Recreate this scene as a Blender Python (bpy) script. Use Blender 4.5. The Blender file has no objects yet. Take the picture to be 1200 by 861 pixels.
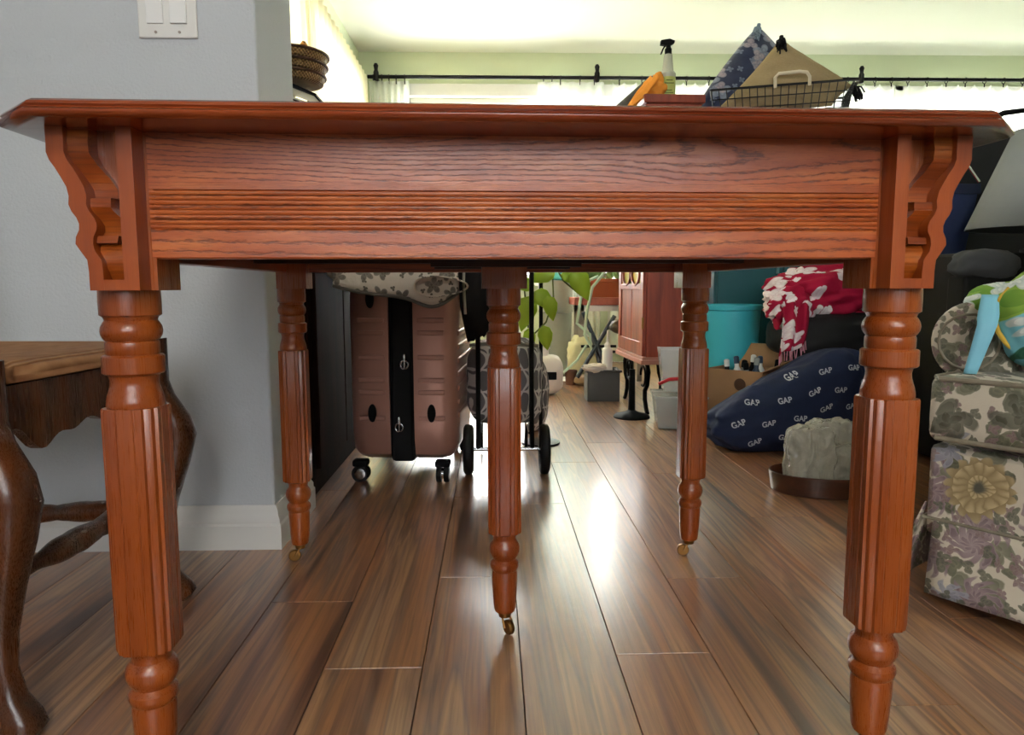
import bpy, bmesh, math, random
from mathutils import Vector, Matrix, noise as mn
from mathutils.bvhtree import BVHTree

S = bpy.context.scene
C = S.collection
PI = math.pi
R = math.radians

# ------------------------------------------------------------------ camera
H = 0.5625
YAW, PIT, ROL = 0.02685, 0.1114, -0.0024
fw = Vector((math.sin(YAW)*math.cos(PIT), math.cos(YAW)*math.cos(PIT), -math.sin(PIT)))
r0 = Vector((math.cos(YAW), -math.sin(YAW), 0))
u0 = r0.cross(fw)
r2 = math.cos(ROL)*r0 + math.sin(ROL)*u0
u2 = -math.sin(ROL)*r0 + math.cos(ROL)*u0
cam = bpy.data.objects.new('camera', bpy.data.cameras.new('camera'))
C.objects.link(cam)
M = Matrix((( r2.x, u2.x, -fw.x, 0), (r2.y, u2.y, -fw.y, 0), (r2.z, u2.z, -fw.z, H), (0, 0, 0, 1)))
cam.matrix_world = M
cam.data.sensor_width = 36
cam.data.lens = 842.9/1200*36
cam.data.clip_start = 0.02
S.camera = cam

# ------------------------------------------------------------------ light
S.view_settings.view_transform = 'Standard'
S.view_settings.look = 'None'
S.view_settings.gamma = 1
S.view_settings.exposure = -0.15
W = bpy.data.worlds.new('world'); S.world = W; W.use_nodes = True
bg = W.node_tree.nodes['Background']
bg.inputs[0].default_value = (0.93, 0.97, 1.0, 1)
bg.inputs[1].default_value = 5.0

def area(name, loc, direction, sx, sy, power, col=(1, 1, 1)):
    l = bpy.data.lights.new(name, 'AREA'); l.shape = 'RECTANGLE'
    l.size, l.size_y, l.energy, l.color = sx, sy, power, col
    o = bpy.data.objects.new(name, l); C.objects.link(o)
    o.location = loc
    o.rotation_euler = Vector(direction).to_track_quat('-Z', 'Y').to_euler()
    return o
# daylight coming in through the openings (all stand outside the openings)
area('daylight_back', (1.7, 5.75, 1.45), (0, -1, -0.25), 5.0, 1.5, 450, (1.0, 1.0, 0.96))
area('daylight_left', (-1.35, 3.9, 1.45), (1, 0, -0.2), 2.4, 1.2, 110, (1.0, 0.99, 0.93))
area('daylight_rear', (0.35, -3.05, 1.45), (0, 1, 0.0), 2.5, 1.15, 34, (0.95, 0.97, 1.0))
# ceiling lamp of the dining room (inferred, unseen; only its mount is built)
lp = bpy.data.lights.new('ceiling_bulb', 'POINT'); lp.energy = 85; lp.shadow_soft_size = 0.28; lp.color = (1.0, 0.93, 0.84)
lo = bpy.data.objects.new('ceiling_bulb', lp); C.objects.link(lo); lo.location = (0.1, -1.6, 2.0)

# ------------------------------------------------------------------ node helpers
def lin(h):
    if isinstance(h, (tuple, list)): return (*h[:3], 1)
    h = h.lstrip('#'); o = []
    for i in (0, 2, 4):
        c = int(h[i:i+2], 16)/255
        o.append(c/12.92 if c <= .04045 else ((c+.055)/1.055)**2.4)
    return (*o, 1)

class G:
    def __init__(s, name, rough=.5, metal=0., spec=.5, coat=0., trans=0., ior=1.45, alpha=None, sheen=0.):
        s.m = bpy.data.materials.new(name); s.m.use_nodes = True
        s.t = s.m.node_tree; s.b = s.t.nodes['Principled BSDF']
        I = s.b.inputs
        I['Roughness'].default_value = rough; I['Metallic'].default_value = metal
        I['Specular IOR Level'].default_value = spec; I['Coat Weight'].default_value = coat
        I['Coat Roughness'].default_value = .15
        I['Transmission Weight'].default_value = trans; I['IOR'].default_value = ior
        I['Sheen Weight'].default_value = sheen
        if alpha is not None: I['Alpha'].default_value = alpha
    def put(s, sock, v):
        if hasattr(v, 'is_linked') or isinstance(v, bpy.types.NodeSocket): s.t.links.new(v, sock)
        elif isinstance(v, str): sock.default_value = lin(v)
        elif isinstance(v, (tuple, list)) and len(sock.default_value) == 4 and len(v) == 3: sock.default_value = (*v, 1)
        else: sock.default_value = v
    def node(s, t): return s.t.nodes.new(t)
    def co(s, kind='Object'): return s.node('ShaderNodeTexCoord').outputs[kind]
    def math(s, op, a, b=0., c=None, clamp=False):
        n = s.node('ShaderNodeMath'); n.operation = op; n.use_clamp = clamp
        s.put(n.inputs[0], a); s.put(n.inputs[1], b)
        if c is not None: s.put(n.inputs[2], c)
        return n.outputs[0]
    def xyz(s, v):
        n = s.node('ShaderNodeSeparateXYZ'); s.put(n.inputs[0], v); return n.outputs
    def vec(s, x, y, z=0.):
        n = s.node('ShaderNodeCombineXYZ')
        for i, q in enumerate((x, y, z)): s.put(n.inputs[i], q)
        return n.outputs[0]
    def vm(s, op, a, b):
        n = s.node('ShaderNodeVectorMath'); n.operation = op
        s.put(n.inputs[0], a); s.put(n.inputs[1], b); return n.outputs[0]
    def scale(s, v, k, off=(0, 0, 0)):
        n = s.node('ShaderNodeMapping'); s.put(n.inputs[0], v)
        n.inputs['Scale'].default_value = k if isinstance(k, (tuple, list)) else (k, k, k)
        n.inputs['Location'].default_value = off; return n.outputs[0]
    def noise(s, v, sc=5., det=3., rough=.5, dist=0., col=False):
        n = s.node('ShaderNodeTexNoise'); s.put(n.inputs['Vector'], v)
        n.inputs['Scale'].default_value = sc; n.inputs['Detail'].default_value = det
        n.inputs['Roughness'].default_value = rough; n.inputs['Distortion'].default_value = dist
        return n.outputs['Color' if col else 'Fac']
    def wave(s, v, sc=5., dist=3., det=2., dsc=1., axis='X', typ='BANDS'):
        n = s.node('ShaderNodeTexWave'); s.put(n.inputs['Vector'], v)
        n.wave_type = typ
        if typ == 'BANDS': n.bands_direction = axis
        else: n.rings_direction = axis
        n.inputs['Scale'].default_value = sc; n.inputs['Distortion'].default_value = dist
        n.inputs['Detail'].default_value = det; n.inputs['Detail Scale'].default_value = dsc
        return n.outputs['Fac']
    def ramp(s, f, st, const=False):
        n = s.node('ShaderNodeValToRGB'); s.put(n.inputs[0], f); e = n.color_ramp.elements
        if const: n.color_ramp.interpolation = 'CONSTANT'
        while len(e) < len(st): e.new(.5)
        for x, (p, c) in zip(e, st): x.position = p; x.color = lin(c)
        return n.outputs[0]
    def sm(s, f, a, b):          # smooth step 0..1
        n = s.node('ShaderNodeMapRange'); n.interpolation_type = 'SMOOTHSTEP'
        s.put(n.inputs[0], f); n.inputs[1].default_value = a; n.inputs[2].default_value = b; return n.outputs[0]
    def mix(s, f, a, b, mode='MIX'):
        n = s.node('ShaderNodeMix'); n.data_type = 'RGBA'; n.blend_type = mode
        s.put(n.inputs[0], f); s.put(n.inputs[6], a); s.put(n.inputs[7], b); return n.outputs[2]
    def rnd(s): return s.node('ShaderNodeObjectInfo').outputs['Random']
    def color(s, v): s.put(s.b.inputs['Base Color'], v); return s
    def bump(s, h, st=.3, d=.002):
        n = s.node('ShaderNodeBump'); n.inputs['Strength'].default_value = st; n.inputs['Distance'].default_value = d
        s.put(n.inputs['Height'], h); s.t.links.new(n.outputs[0], s.b.inputs['Normal']); return s
    def flowers(s, u, v, sc, seed, size, petals, base, edge, dens=.5, jit=.8, twist=0.):
        """2-D scattered petal shapes; returns (mask, colour)"""
        p = s.vec(s.math('MULTIPLY_ADD', u, sc, seed*7.3), s.math('MULTIPLY_ADD', v, sc, seed*3.1))
        n = s.node('ShaderNodeTexVoronoi'); n.voronoi_dimensions = '2D'
        n.inputs['Scale'].default_value = 1.; n.inputs['Randomness'].default_value = jit
        s.put(n.inputs['Vector'], p)
        d = s.vm('SUBTRACT', p, n.outputs['Position'])
        x, y, z = s.xyz(d)
        cx = s.xyz(n.outputs['Color'])
        r = s.math('SQRT', s.math('ADD', s.math('MULTIPLY', x, x), s.math('MULTIPLY', y, y)))
        a = s.math('ADD', s.math('ARCTAN2', y, x), s.math('MULTIPLY', cx[1], 6.28))
        if twist: a = s.math('ADD', a, s.math('MULTIPLY', r, twist))
        pet = s.math('ABSOLUTE', s.math('COSINE', s.math('MULTIPLY', a, petals/2.)))
        lim = s.math('MULTIPLY', s.math('MULTIPLY_ADD', pet, .55, .45), size)
        q = s.math('DIVIDE', r, lim)
        m = s.math('SUBTRACT', 1., s.sm(q, .88, 1.))
        m = s.math('MULTIPLY', m, s.math('LESS_THAN', cx[0], dens))
        f = s.math('MULTIPLY', s.math('MULTIPLY_ADD', s.math('FRACT', s.math('MULTIPLY', q, 2.6)), .5, s.math('MULTIPLY', pet, .5)), 1.)
        return m, s.mix(f, edge, base)

def apron_oak():
    g = G('red_oak_apron', .3, coat=.3); g.b.inputs['Coat Roughness'].default_value = .28
    o = g.co(); x, y, z = g.xyz(o)
    lf = g.noise(g.vec(g.math('MULTIPLY', x, 1.15), 3.3, g.math('MULTIPLY', z, 5.)), 1.9, 1., .4)
    hf = g.noise(g.vec(g.math('MULTIPLY', x, 30.), 0., g.math('MULTIPLY', z, 90.)), 2., 3., .6)
    top = g.sm(z, .655, .67)
    amp = g.math('MULTIPLY_ADD', top, 17., 4.)
    fld = g.math('ADD', g.math('MULTIPLY_ADD', z, 95., g.math('MULTIPLY', lf, amp)), g.math('MULTIPLY', hf, .9))
    ln = g.math('ABSOLUTE', g.math('SUBTRACT', g.math('FRACT', fld), .5))
    dash = g.noise(g.vec(g.math('MULTIPLY', x, 55.), 0., g.math('MULTIPLY', z, 420.)), 1.6, 3., .6)
    line = g.math('MULTIPLY', g.math('SUBTRACT', 1., g.sm(ln, .03, .20)), g.sm(dash, .30, .55))
    fine = g.math('SUBTRACT', 1., g.sm(g.noise(g.vec(g.math('MULTIPLY', x, 26.), 0., g.math('MULTIPLY', z, 520.)), 2., 3., .6), .34, .47))
    big = g.noise(g.vec(g.math('MULTIPLY', x, 5.), 0., g.math('MULTIPLY', z, 30.)), 2., 3.)
    c = g.ramp(big, [(.28, '#95421a'), (.5, '#ad5626'), (.72, '#c06c36')])
    c = g.mix(g.math('MULTIPLY', line, .72), c, '#4a1b0a')
    c = g.mix(g.math('MULTIPLY', fine, .38), c, '#4a1b0a')
    g.color(c); g.bump(g.math('SUBTRACT', 0., g.math('ADD', line, g.math('MULTIPLY', fine, .6))), .25, .001)
    return g.m

def plain(name, col, rough=.5, metal=0., spec=.5, nz=0., nsc=40., bump=0., bd=.001, **k):
    g = G(name, rough, metal, spec, **k)
    if nz or bump:
        n = g.noise(g.co(), nsc, 4.)
        if nz:
            c = lin(col)
            d = tuple(max(0, x*(1-nz)) for x in c[:3]); l = tuple(min(1, x*(1+nz)) for x in c[:3])
            g.color(g.mix(n, d, l))
        else: g.color(col)
        if bump: g.bump(n, bump, bd)
    else: g.color(col)
    return g.m

def oak(name, dark, mid, light, axis='X', rough=.28, coat=.35, big=1.0, cath=True, pore=.7, spec=.5):
    g = G(name, rough, coat=coat, spec=spec); g.b.inputs['Coat Roughness'].default_value = .22
    o = g.co()
    st = {'X': (1, 9, 9), 'Y': (9, 1, 9), 'Z': (9, 9, 1)}[axis]
    v = g.scale(o, st)
    n1 = g.noise(v, 2.2*big, 4., .55, .4)
    if cath:
        wv = g.wave(g.scale(o, {'X': (1.0, 6, 6), 'Y': (6, 1, 6), 'Z': (6, 6, 1.0)}[axis]), 5.5*big, 7., 2.5, .9,
                    {'X': 'Z', 'Y': 'X', 'Z': 'X'}[axis])
    else: wv = g.noise(v, 9*big, 3.)
    fine = g.noise(g.scale(o, tuple(a*(1 if a == 1 else 4) for a in st)), 22., 3., .6)
    base = g.ramp(n1, [(.25, dark), (.5, mid), (.75, light)])
    lines = g.sm(wv, .02, .34)
    col = g.mix(g.math('MULTIPLY', g.math('SUBTRACT', 1., lines), pore), base, g.mix(.75, base, dark))
    pr = g.math('MULTIPLY', g.math('SUBTRACT', 1., g.sm(fine, .30, .46)), pore*.8)
    col = g.mix(pr, col, g.mix(.5, dark, (.02, .004, .001)))
    g.color(col)
    g.bump(g.math('ADD', g.math('MULTIPLY', fine, .7), g.math('MULTIPLY', lines, .4)), .22, .0012)
    g.put(g.b.inputs['Roughness'], g.math('MULTIPLY_ADD', fine, .18, rough-.06))
    return g.m

# ------------------------------------------------------------------ mesh helpers
class MB:
    def __init__(s): s.bm = bmesh.new(); s.T = Matrix.Identity(4)
    def _v(s, p): return s.bm.verts.new(s.T @ Vector(p))
    def box(s, a, b, rz=0., ctr=None):
        x0, y0, z0 = a; x1, y1, z1 = b
        P = [(x0, y0, z0), (x1, y0, z0), (x1, y1, z0), (x0, y1, z0), (x0, y0, z1), (x1, y0, z1), (x1, y1, z1), (x0, y1, z1)]
        if rz:
            c = Vector(ctr or ((x0+x1)/2, (y0+y1)/2, 0)); m = Matrix.Rotation(rz, 3, 'Z')
            P = [tuple(m @ (Vector(p)-c) + c) for p in P]
        v = [s._v(p) for p in P]
        for f in ((3, 2, 1, 0), (4, 5, 6, 7), (0, 1, 5, 4), (1, 2, 6, 5), (2, 3, 7, 6), (3, 0, 4, 7)):
            s.bm.faces.new([v[i] for i in f])
        return s
    def rings(s, rs, caps=True, closed=True):
        vs = [[s._v(p) for p in r] for r in rs]; n = len(vs[0])
        for a, b in zip(vs, vs[1:]):
            for i in range(n if closed else n-1):
                j = (i+1) % n
                s.bm.faces.new((a[i], a[j], b[j], b[i]))
        if caps and closed:
            s.bm.faces.new(vs[0][::-1]); s.bm.faces.new(vs[-1])
        return s
    def lathe(s, prof, c=(0, 0, 0), axis='Z', n=28, caps=True, sx=1., sy=1.):
        rs = []
        for r, z in prof:
            ring = []
            for i in range(n):
                a = 2*PI*i/n; x, y = r*math.cos(a)*sx, r*math.sin(a)*sy
                p = {'Z': (x, y, z), 'Y': (x, z, y), 'X': (z, x, y)}[axis]
                ring.append((c[0]+p[0], c[1]+p[1], c[2]+p[2]))
            rs.append(ring)
        return s.rings(rs, caps)
    def prism(s, poly, a, b, axis='Y'):
        """poly of 2-D points swept from a to b along axis"""
        def P(q, t): return {'Y': (q[0], t, q[1]), 'X': (t, q[0], q[1]), 'Z': (q[0], q[1], t)}[axis]
        return s.rings([[P(q, a) for q in poly], [P(q, b) for q in poly]])
    def strip(s, L, Rr, a, b, axis='Y'):
        """band between two polylines of equal length, swept from a to b"""
        for i in range(len(L)-1):
            s.prism([L[i], Rr[i], Rr[i+1], L[i+1]], a, b, axis)
        return s
    def tube(s, pts, r, n=8, taper=None):
        pts = [Vector(p) for p in pts]; rs = []
        up = Vector((0, 0, 1)); prev = None
        for i, p in enumerate(pts):
            d = (pts[min(i+1, len(pts)-1)]-pts[max(i-1, 0)]).normalized()
            if prev is None:
                a = d.cross(up) if abs(d.z) < .95 else d.cross(Vector((1, 0, 0)))
            else: a = prev - d*prev.dot(d)
            a.normalize(); prev = a; b = d.cross(a)
            rr = r[i] if isinstance(r, (list, tuple)) else r
            rs.append([tuple(p+a*rr*math.cos(2*PI*k/n)+b*rr*math.sin(2*PI*k/n)) for k in range(n)])
        return s.rings(rs)
    def blob(s, c, rad, amp=.15, fr=3., seed=0, sub=4, p=2.0, flat=None, rz=0.):
        tmp = bmesh.new(); bmesh.ops.create_icosphere(tmp, subdivisions=sub, radius=1)
        mp = {}; m = Matrix.Rotation(rz, 3, 'Z')
        for v in tmp.verts:
            q = v.co.copy()
            k = (abs(q.x)**p+abs(q.y)**p+abs(q.z)**p)**(-1/p)
            q = q*k
            nn = mn.noise(q*fr+Vector((seed*5.1, seed*2.3, seed)))+.45*mn.noise(q*fr*2.3+Vector((seed, 0, 9)))
            q = q*(1+amp*nn)
            w = Vector((q.x*rad[0], q.y*rad[1], q.z*rad[2]))
            w = m @ w + Vector(c)
            if flat is not None and w.z < flat: w.z = flat+(w.z-flat)*.02
            mp[v.index] = s._v(w)
        for f in tmp.faces: s.bm.faces.new([mp[v.index] for v in f.verts])
        tmp.free(); return s
    def grid(s, fn, nu, nv):
        v = [[s._v(fn(i/nu, j/nv)) for j in range(nv+1)] for i in range(nu+1)]
        for i in range(nu):
            for j in range(nv): s.bm.faces.new((v[i][j], v[i+1][j], v[i+1][j+1], v[i][j+1]))
        return s
    def build(s, name, m, parent=None, smooth=35, bevel=0., solid=0., sub=0, seg=2):
        bmesh.ops.recalc_face_normals(s.bm, faces=s.bm.faces)
        me = bpy.data.meshes.new(name); s.bm.to_mesh(me); s.bm.free()
        me.materials.append(m)
        if smooth:
            me.polygons.foreach_set('use_smooth', [True]*len(me.polygons))
            me.set_sharp_from_angle(angle=R(smooth))
        o = bpy.data.objects.new(name, me); C.objects.link(o)
        if parent: o.parent = parent
        if bevel:
            b = o.modifiers.new('bevel', 'BEVEL'); b.width = bevel; b.segments = seg; b.limit_method = 'ANGLE'; b.angle_limit = R(40)
            b.harden_normals = False
        if solid:
            q = o.modifiers.new('solid', 'SOLIDIFY'); q.thickness = solid; q.offset = 0
        if sub:
            q = o.modifiers.new('sub', 'SUBSURF'); q.levels = sub; q.render_levels = sub
        return o

def thing(name, label, cat, loc=(0, 0, 0), rz=0., group=None):
    o = bpy.data.objects.new(name, None); C.objects.link(o); o.empty_display_size = .05
    o.location = loc; o.rotation_euler = (0, 0, rz); o['label'] = label; o['category'] = cat
    if group: o['group'] = group
    return o
def tag(o, label, cat, group=None):
    o['label'] = label; o['category'] = cat
    if group: o['group'] = group
    return o
def struct(o): o['kind'] = 'structure'; return o
def arc(c, r, a0, a1, n, plane='xz', k=1.):
    out = []
    for i in range(n+1):
        a = R(a0+(a1-a0)*i/n); x, y = r*math.cos(a), r*math.sin(a)*k
        out.append((c[0]+x, c[1], c[2]+y) if plane == 'xz' else (c[0], c[1]+x, c[2]+y) if plane == 'yz' else (c[0]+x, c[1]+y, c[2]))
    return out

# ------------------------------------------------------------------ materials
def wallpaint(name, col, bump=.35):
    g = G(name, .75, spec=.25); o = g.co()
    n = g.noise(o, 160., 4., .6); n2 = g.noise(o, 1.3, 2.)
    c = lin(col)
    g.color(g.mix(n2, tuple(x*.96 for x in c[:3]), c[:3])); g.bump(n, bump, .004); return g.m
M_wall = wallpaint('wall_paint_grey', '#c4c8cc')
M_green = wallpaint('wall_paint_green', '#cdd6b6', .2)
M_ceil = wallpaint('ceiling_paint', '#e0e2d4', .15)
M_trim = plain('trim_white', '#e2e1dd', .45, nz=.03)
M_base = plain('baseboard_white', '#dcdad6', .5, nz=.05, nsc=6)
M_sub = plain('subfloor', '#3a2a20', .8)

def floor_mat():
    g = G('laminate_plank', .38, spec=.5, coat=1.); g.b.inputs['Coat Roughness'].default_value = .2; o = g.co(); rd = g.rnd()
    x, y, z = g.xyz(o)
    off = g.math('MULTIPLY', rd, 37.)
    v = g.vec(g.math('ADD', g.math('MULTIPLY', x, 10.), off), g.math('MULTIPLY', y, .55), off)
    n = g.noise(v, 1.6, 3., .5, .9)
    v2 = g.vec(g.math('ADD', g.math('MULTIPLY', x, 60.), off), g.math('MULTIPLY', y, 1.5), off)
    f = g.noise(v2, 2.6, 5., .62, .5)
    v3 = g.vec(g.math('ADD', g.math('MULTIPLY', x, 14.), off), g.math('MULTIPLY', y, 1.1), g.math('ADD', off, 4.))
    w = g.wave(v3, 1.5, 6., 3., 1.2, 'X')
    sh = g.math('MULTIPLY_ADD', g.math('SUBTRACT', rd, .5), .26, n)
    c = g.ramp(sh, [(.25, '#5a3a2a'), (.35, '#8a5c40'), (.44, '#a87248'), (.51, '#82604c'), (.58, '#b5875f'), (.67, '#8d6a54'), (.80, '#c5a07a')])
    c = g.mix(g.math('MULTIPLY', g.math('SUBTRACT', 1., g.sm(w, .0, .5)), .16), c, '#3c261b')
    c = g.mix(g.math('MULTIPLY', g.math('SUBTRACT', 1., g.sm(f, .32, .55)), .34), c, '#37241a')
    g.color(c); g.bump(g.math('ADD', f, g.math('MULTIPLY', w, .3)), .22, .0012)
    g.put(g.b.inputs['Roughness'], g.math('MULTIPLY_ADD', f, .16, .24))
    return g.m
M_floor = floor_mat()

OD, OM, OL = '#5e2410', '#8f421e', '#a9582c'
M_oakX = oak('red_oak_rail', OD, OM, OL, 'X', big=1.0)
M_oakY = oak('red_oak_side_rail', OD, OM, OL, 'Y')
M_oakZ = oak('red_oak_leg', '#6e2c10', '#914516', '#aa5922', 'Z', rough=.26, coat=.4, pore=.22, cath=False)
M_oakT = oak('red_oak_top', OD, '#84381a', '#a04c22', 'X', rough=.2, coat=.6, pore=.5)
M_oakC = oak('red_oak_corbel', '#52200a', '#8a3d10', '#b0601f', 'X', rough=.3, coat=.3, big=1.3, pore=.35)
M_chrome = plain('chrome', '#c9c9c9', .22, 1.)
M_brass = plain('aged_brass', '#8a6236', .4, 1.)
M_black = plain('black_satin', '#09090a', .7, spec=.25, nz=.2)
M_blackm = plain('black_metal', '#141414', .4, .6)
M_rubber = plain('black_rubber', '#101011', .6)

# ------------------------------------------------------------------ room
CZ = 2.24; XL, XR, YB, YR = -.95, 4.4, 5.4, -2.8
fl = struct(MB().box((-3, YR, -.06), (XR, YB, -.0085)).build('floor', M_sub, smooth=0))
PW = .147
random.seed(4)
breaks = {-2: [1.018], -1: [1.352, 1.893], 0: [1.825], 1: [1.048], 2: [1.333], 3: [.9], -3: [1.25], -4: [.75], 4: [1.7], 5: [1.15], 6: [1.55]}
for k in range(-9, 15):
    x0 = .04+PW*k; x1 = x0+PW
    # column k lies between seam k and seam k+1
    kk = k
    b = list(breaks.get(kk, [random.uniform(.6, 1.7)]))
    lo_, hi_ = min(b), max(b)
    while lo_ > .35: lo_ -= 1.22; b.append(lo_)
    while hi_ < YB: hi_ += 1.22; b.append(hi_)
    b = sorted(b)
    for ya, yb in zip(b, b[1:]):
        ya = max(ya, .1); yb = min(yb, YB)
        if yb-ya < .03: continue
        g = .0005; e = .0006
        mb = MB()
        def ring(i, z): return [(x0+g+i, ya+g+i, z), (x1-g-i, ya+g+i, z), (x1-g-i, yb-g-i, z), (x0+g+i, yb-g-i, z)]
        mb.rings([ring(0, -.008), ring(0, -.0012), ring(e, 0)])
        mb.build('plank', M_floor, fl, smooth=0)
struct(MB().box((-3, YR, CZ), (XR, YB+.3, CZ+.1)).build('ceiling', M_ceil, smooth=0))
# partition with the light switch (face toward the camera at y=1.53)
struct(MB().box((-3, 1.53, 0), (-.474, 1.80, CZ)).build('wall_partition', M_wall, smooth=0, bevel=.006, seg=3))
def baseboard(name, pts):          # pts: plan polyline, board on the left side of travel
    mb = MB(); h = .095; t = .016
    prof = [(0, 0), (t, 0), (t, h*.55), (t*.8, h*.6), (t*.8, h*.7), (t*.55, h*.78), (t*.5, h*.9), (t*.2, h), (0, h)]
    rs = []
    n = len(pts)
    for i, p in enumerate(pts):
        p = Vector(p)
        if 0 < i < n-1:
            d1 = (p-Vector(pts[i-1])).normalized(); d2 = (Vector(pts[i+1])-p).normalized()
            n1 = Vector((d1.y, -d1.x)); n2 = Vector((d2.y, -d2.x)); nn = (n1+n2); nn = nn/(nn.dot(n1))
        else:
            d = (Vector(pts[1])-p).normalized() if i == 0 else (p-Vector(pts[-2])).normalized()
            nn = Vector((d.y, -d.x))
        rs.append([(p.x+nn.x*a, p.y+nn.y*a, z) for a, z in prof])
    mb.rings(rs)
    return struct(mb.build(name, M_base, smooth=30))
baseboard('baseboard_partition', [(-3, 1.53), (-.474, 1.53), (-.474, 1.80), (-.9, 1.80)])

# back wall with window openings, window sill z .64, head z 1.93
def wall_with_openings(name, m, x0, x1, y0, y1, ops, zs, zh, ax='X'):
    mb = MB()
    def bx(a, b, z0, z1):
        if b-a < 1e-4: return
        mb.box((a, y0, z0), (b, y1, z1)) if ax == 'X' else mb.box((y0, a, z0), (y1, b, z1))
    bx(x0, x1, 0, zs); bx(x0, x1, zh, CZ)
    c = x0
    for a, b in ops: bx(c, a, zs, zh); c = b
    bx(c, x1, zs, zh)
    return struct(mb.build(name, m, smooth=0))
ZS, ZH = .62, 1.93
WOP = [(-.62, .62), (.74, 1.72), (1.84, 2.92), (3.04, 4.2)]
wall_with_openings('wall_back', M_green, XL-.15, XR+.1, YB, YB+.15, WOP, ZS, ZH)
LOP = [(2.3, 3.5), (3.66, 4.95)]
wall_with_openings('wall_left', M_green, 1.8, YB, XL-.12, XL, LOP, ZS, ZH, 'Y')
struct(MB().box((XR, YR, 0), (XR+.1, YB, CZ)).build('wall_right', M_green, smooth=0))
struct(MB().box((-3.1, YR, 0), (-3, 1.8, CZ)).build('wall_far_left', M_wall, smooth=0))
wall_with_openings('wall_rear', M_wall, -3.1, XR+.1, YR-.12, YR, [(-.9, 1.6)], .87, 2.03)

M_glass = G('window_glass', .02, trans=1., ior=1.01, spec=.2).color('#ffffff').m
def window(name, a, b, pos, thick, ax, zs=ZS, zh=ZH, inward=-1):
    """casing, frame, mid mullion, pane; a..b along the wall, pos = inner wall face"""
    def bx(mb, a_, b_, z0, z1, d0, d1):
        lo_, hi_ = sorted((pos+inward*d0, pos+inward*d1))
        if ax == 'X': mb.box((a_, lo_, z0), (b_, hi_, z1))
        else: mb.box((lo_, a_, z0), (hi_, b_, z1))
    mb = MB(); w = .075
    bx(mb, a-w, a, zs-.02, zh+w, 0, .022); bx(mb, b, b+w, zs-.02, zh+w, 0, .022)
    bx(mb, a-w-.015, b+w+.015, zh, zh+w+.01, 0, .03)
    bx(mb, a-w-.02, b+w+.02, zs-.05, zs, 0, .06)
    root = struct(mb.build(name, M_trim, smooth=0, bevel=.003))
    mb = MB(); f = .035
    bx(mb, a, a+f, zs, zh, -.04, -.09); bx(mb, b-f, b, zs, zh, -.04, -.09)
    bx(mb, a, b, zs, zs+f, -.04, -.09); bx(mb, a, b, zh-f, zh, -.04, -.09)
    bx(mb, (a+b)/2-f/2, (a+b)/2+f/2, zs, zh, -.045, -.085)
    mb.build('sash', M_trim, root, smooth=0, bevel=.002)
    for p0, p1 in ((a+f, (a+b)/2-f/2), ((a+b)/2+f/2, b-f)):
        mb = MB(); bx(mb, p0, p1, zs+f, zh-f, -.062, -.066); mb.build('pane', M_glass, root, smooth=0)
for i, (a, b) in enumerate(WOP): window('window_%d' % (i+1), a, b, YB, .15, 'X')
for i, (a, b) in enumerate(LOP): window('window_%d' % (i+5), a, b, XL, .12, 'Y', inward=1)
window('window_7', -.9, 1.6, YR, .12, 'X', .87, 2.03, inward=1)

# ceiling light fitting over the near room
t = thing('ceiling_lamp', 'small white ceiling lamp mount over the near side of the room', 'lamp', (.1, -1.6, CZ))
MB().lathe([(.09, 0), (.09, -.02), (.03, -.04), (.03, -.06)], n=24).build('mount', M_trim, t)

# ------------------------------------------------------------------ sheer curtains
def sheer(name, col, tr=.55, al=.8):
    m = bpy.data.materials.new(name); m.use_nodes = True; nt = m.node_tree; nt.nodes.clear()
    o = nt.nodes.new('ShaderNodeOutputMaterial'); d = nt.nodes.new('ShaderNodeBsdfDiffuse'); d.inputs[0].default_value = lin(col)
    t_ = nt.nodes.new('ShaderNodeBsdfTranslucent'); t_.inputs[0].default_value = lin(col)
    p = nt.nodes.new('ShaderNodeBsdfTransparent')
    a = nt.nodes.new('ShaderNodeMixShader'); a.inputs[0].default_value = tr
    b = nt.nodes.new('ShaderNodeMixShader'); b.inputs[0].default_value = al
    L = nt.links.new
    L(d.outputs[0], a.inputs[1]); L(t_.outputs[0], a.inputs[2]); L(p.outputs[0], b.inputs[1]); L(a.outputs[0], b.inputs[2]); L(b.outputs[0], o.inputs[0])
    return m
M_sheer = sheer('sheer_white', '#f4f6ee'); M_cream = sheer('sheer_cream', '#f5f0d8', .5, .9)
def curtain(a, b, pos, ztop, zbot, m, label, ax='X', folds=8, amp=.022, seed=0, parent=None, scallop=0., group=None):
    def fn(u, v):
        z = ztop+(zbot-ztop)*v
        w = 2*PI*folds*u
        d = amp*math.sin(w+.6*math.sin(3*v+seed))*(.35+.65*min(1, v*5+.15))+.006*mn.noise(Vector((u*9, v*4, seed)))
        x = a+(b-a)*u+.012*math.sin(w*.5+seed)*v
        if scallop: z -= scallop*abs(math.sin(w/2))*(1-v)
        return (x, pos+d, z) if ax == 'X' else (pos+d, x, z)
    o = MB().grid(fn, folds*10, 14).build('curtain', m, parent, smooth=80, solid=.0012)
    if parent is None: tag(o, label, 'curtain', group)
    return o
RZ = 2.035
YC = YB-.12
curtain(-.86, -.58, YC, RZ-.03, .1, M_sheer, 'narrow white sheer curtain gathered in the left corner of the window wall', folds=6)
curtain(.33, .80, YC, RZ-.03, .1, M_sheer, 'white sheer curtain gathered beside the middle rod bracket', folds=7, seed=2)
curtain(.86, 1.62, YC, RZ-.03, .1, M_sheer, 'white sheer curtain with scalloped top, behind the spray bottle', folds=9, seed=5, scallop=.03)
curtain(1.66, 2.9, YC, RZ-.03, .1, M_sheer, 'wide white sheer curtain with scalloped top right of the tan pillow', folds=11, seed=7, scallop=.05)
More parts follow.
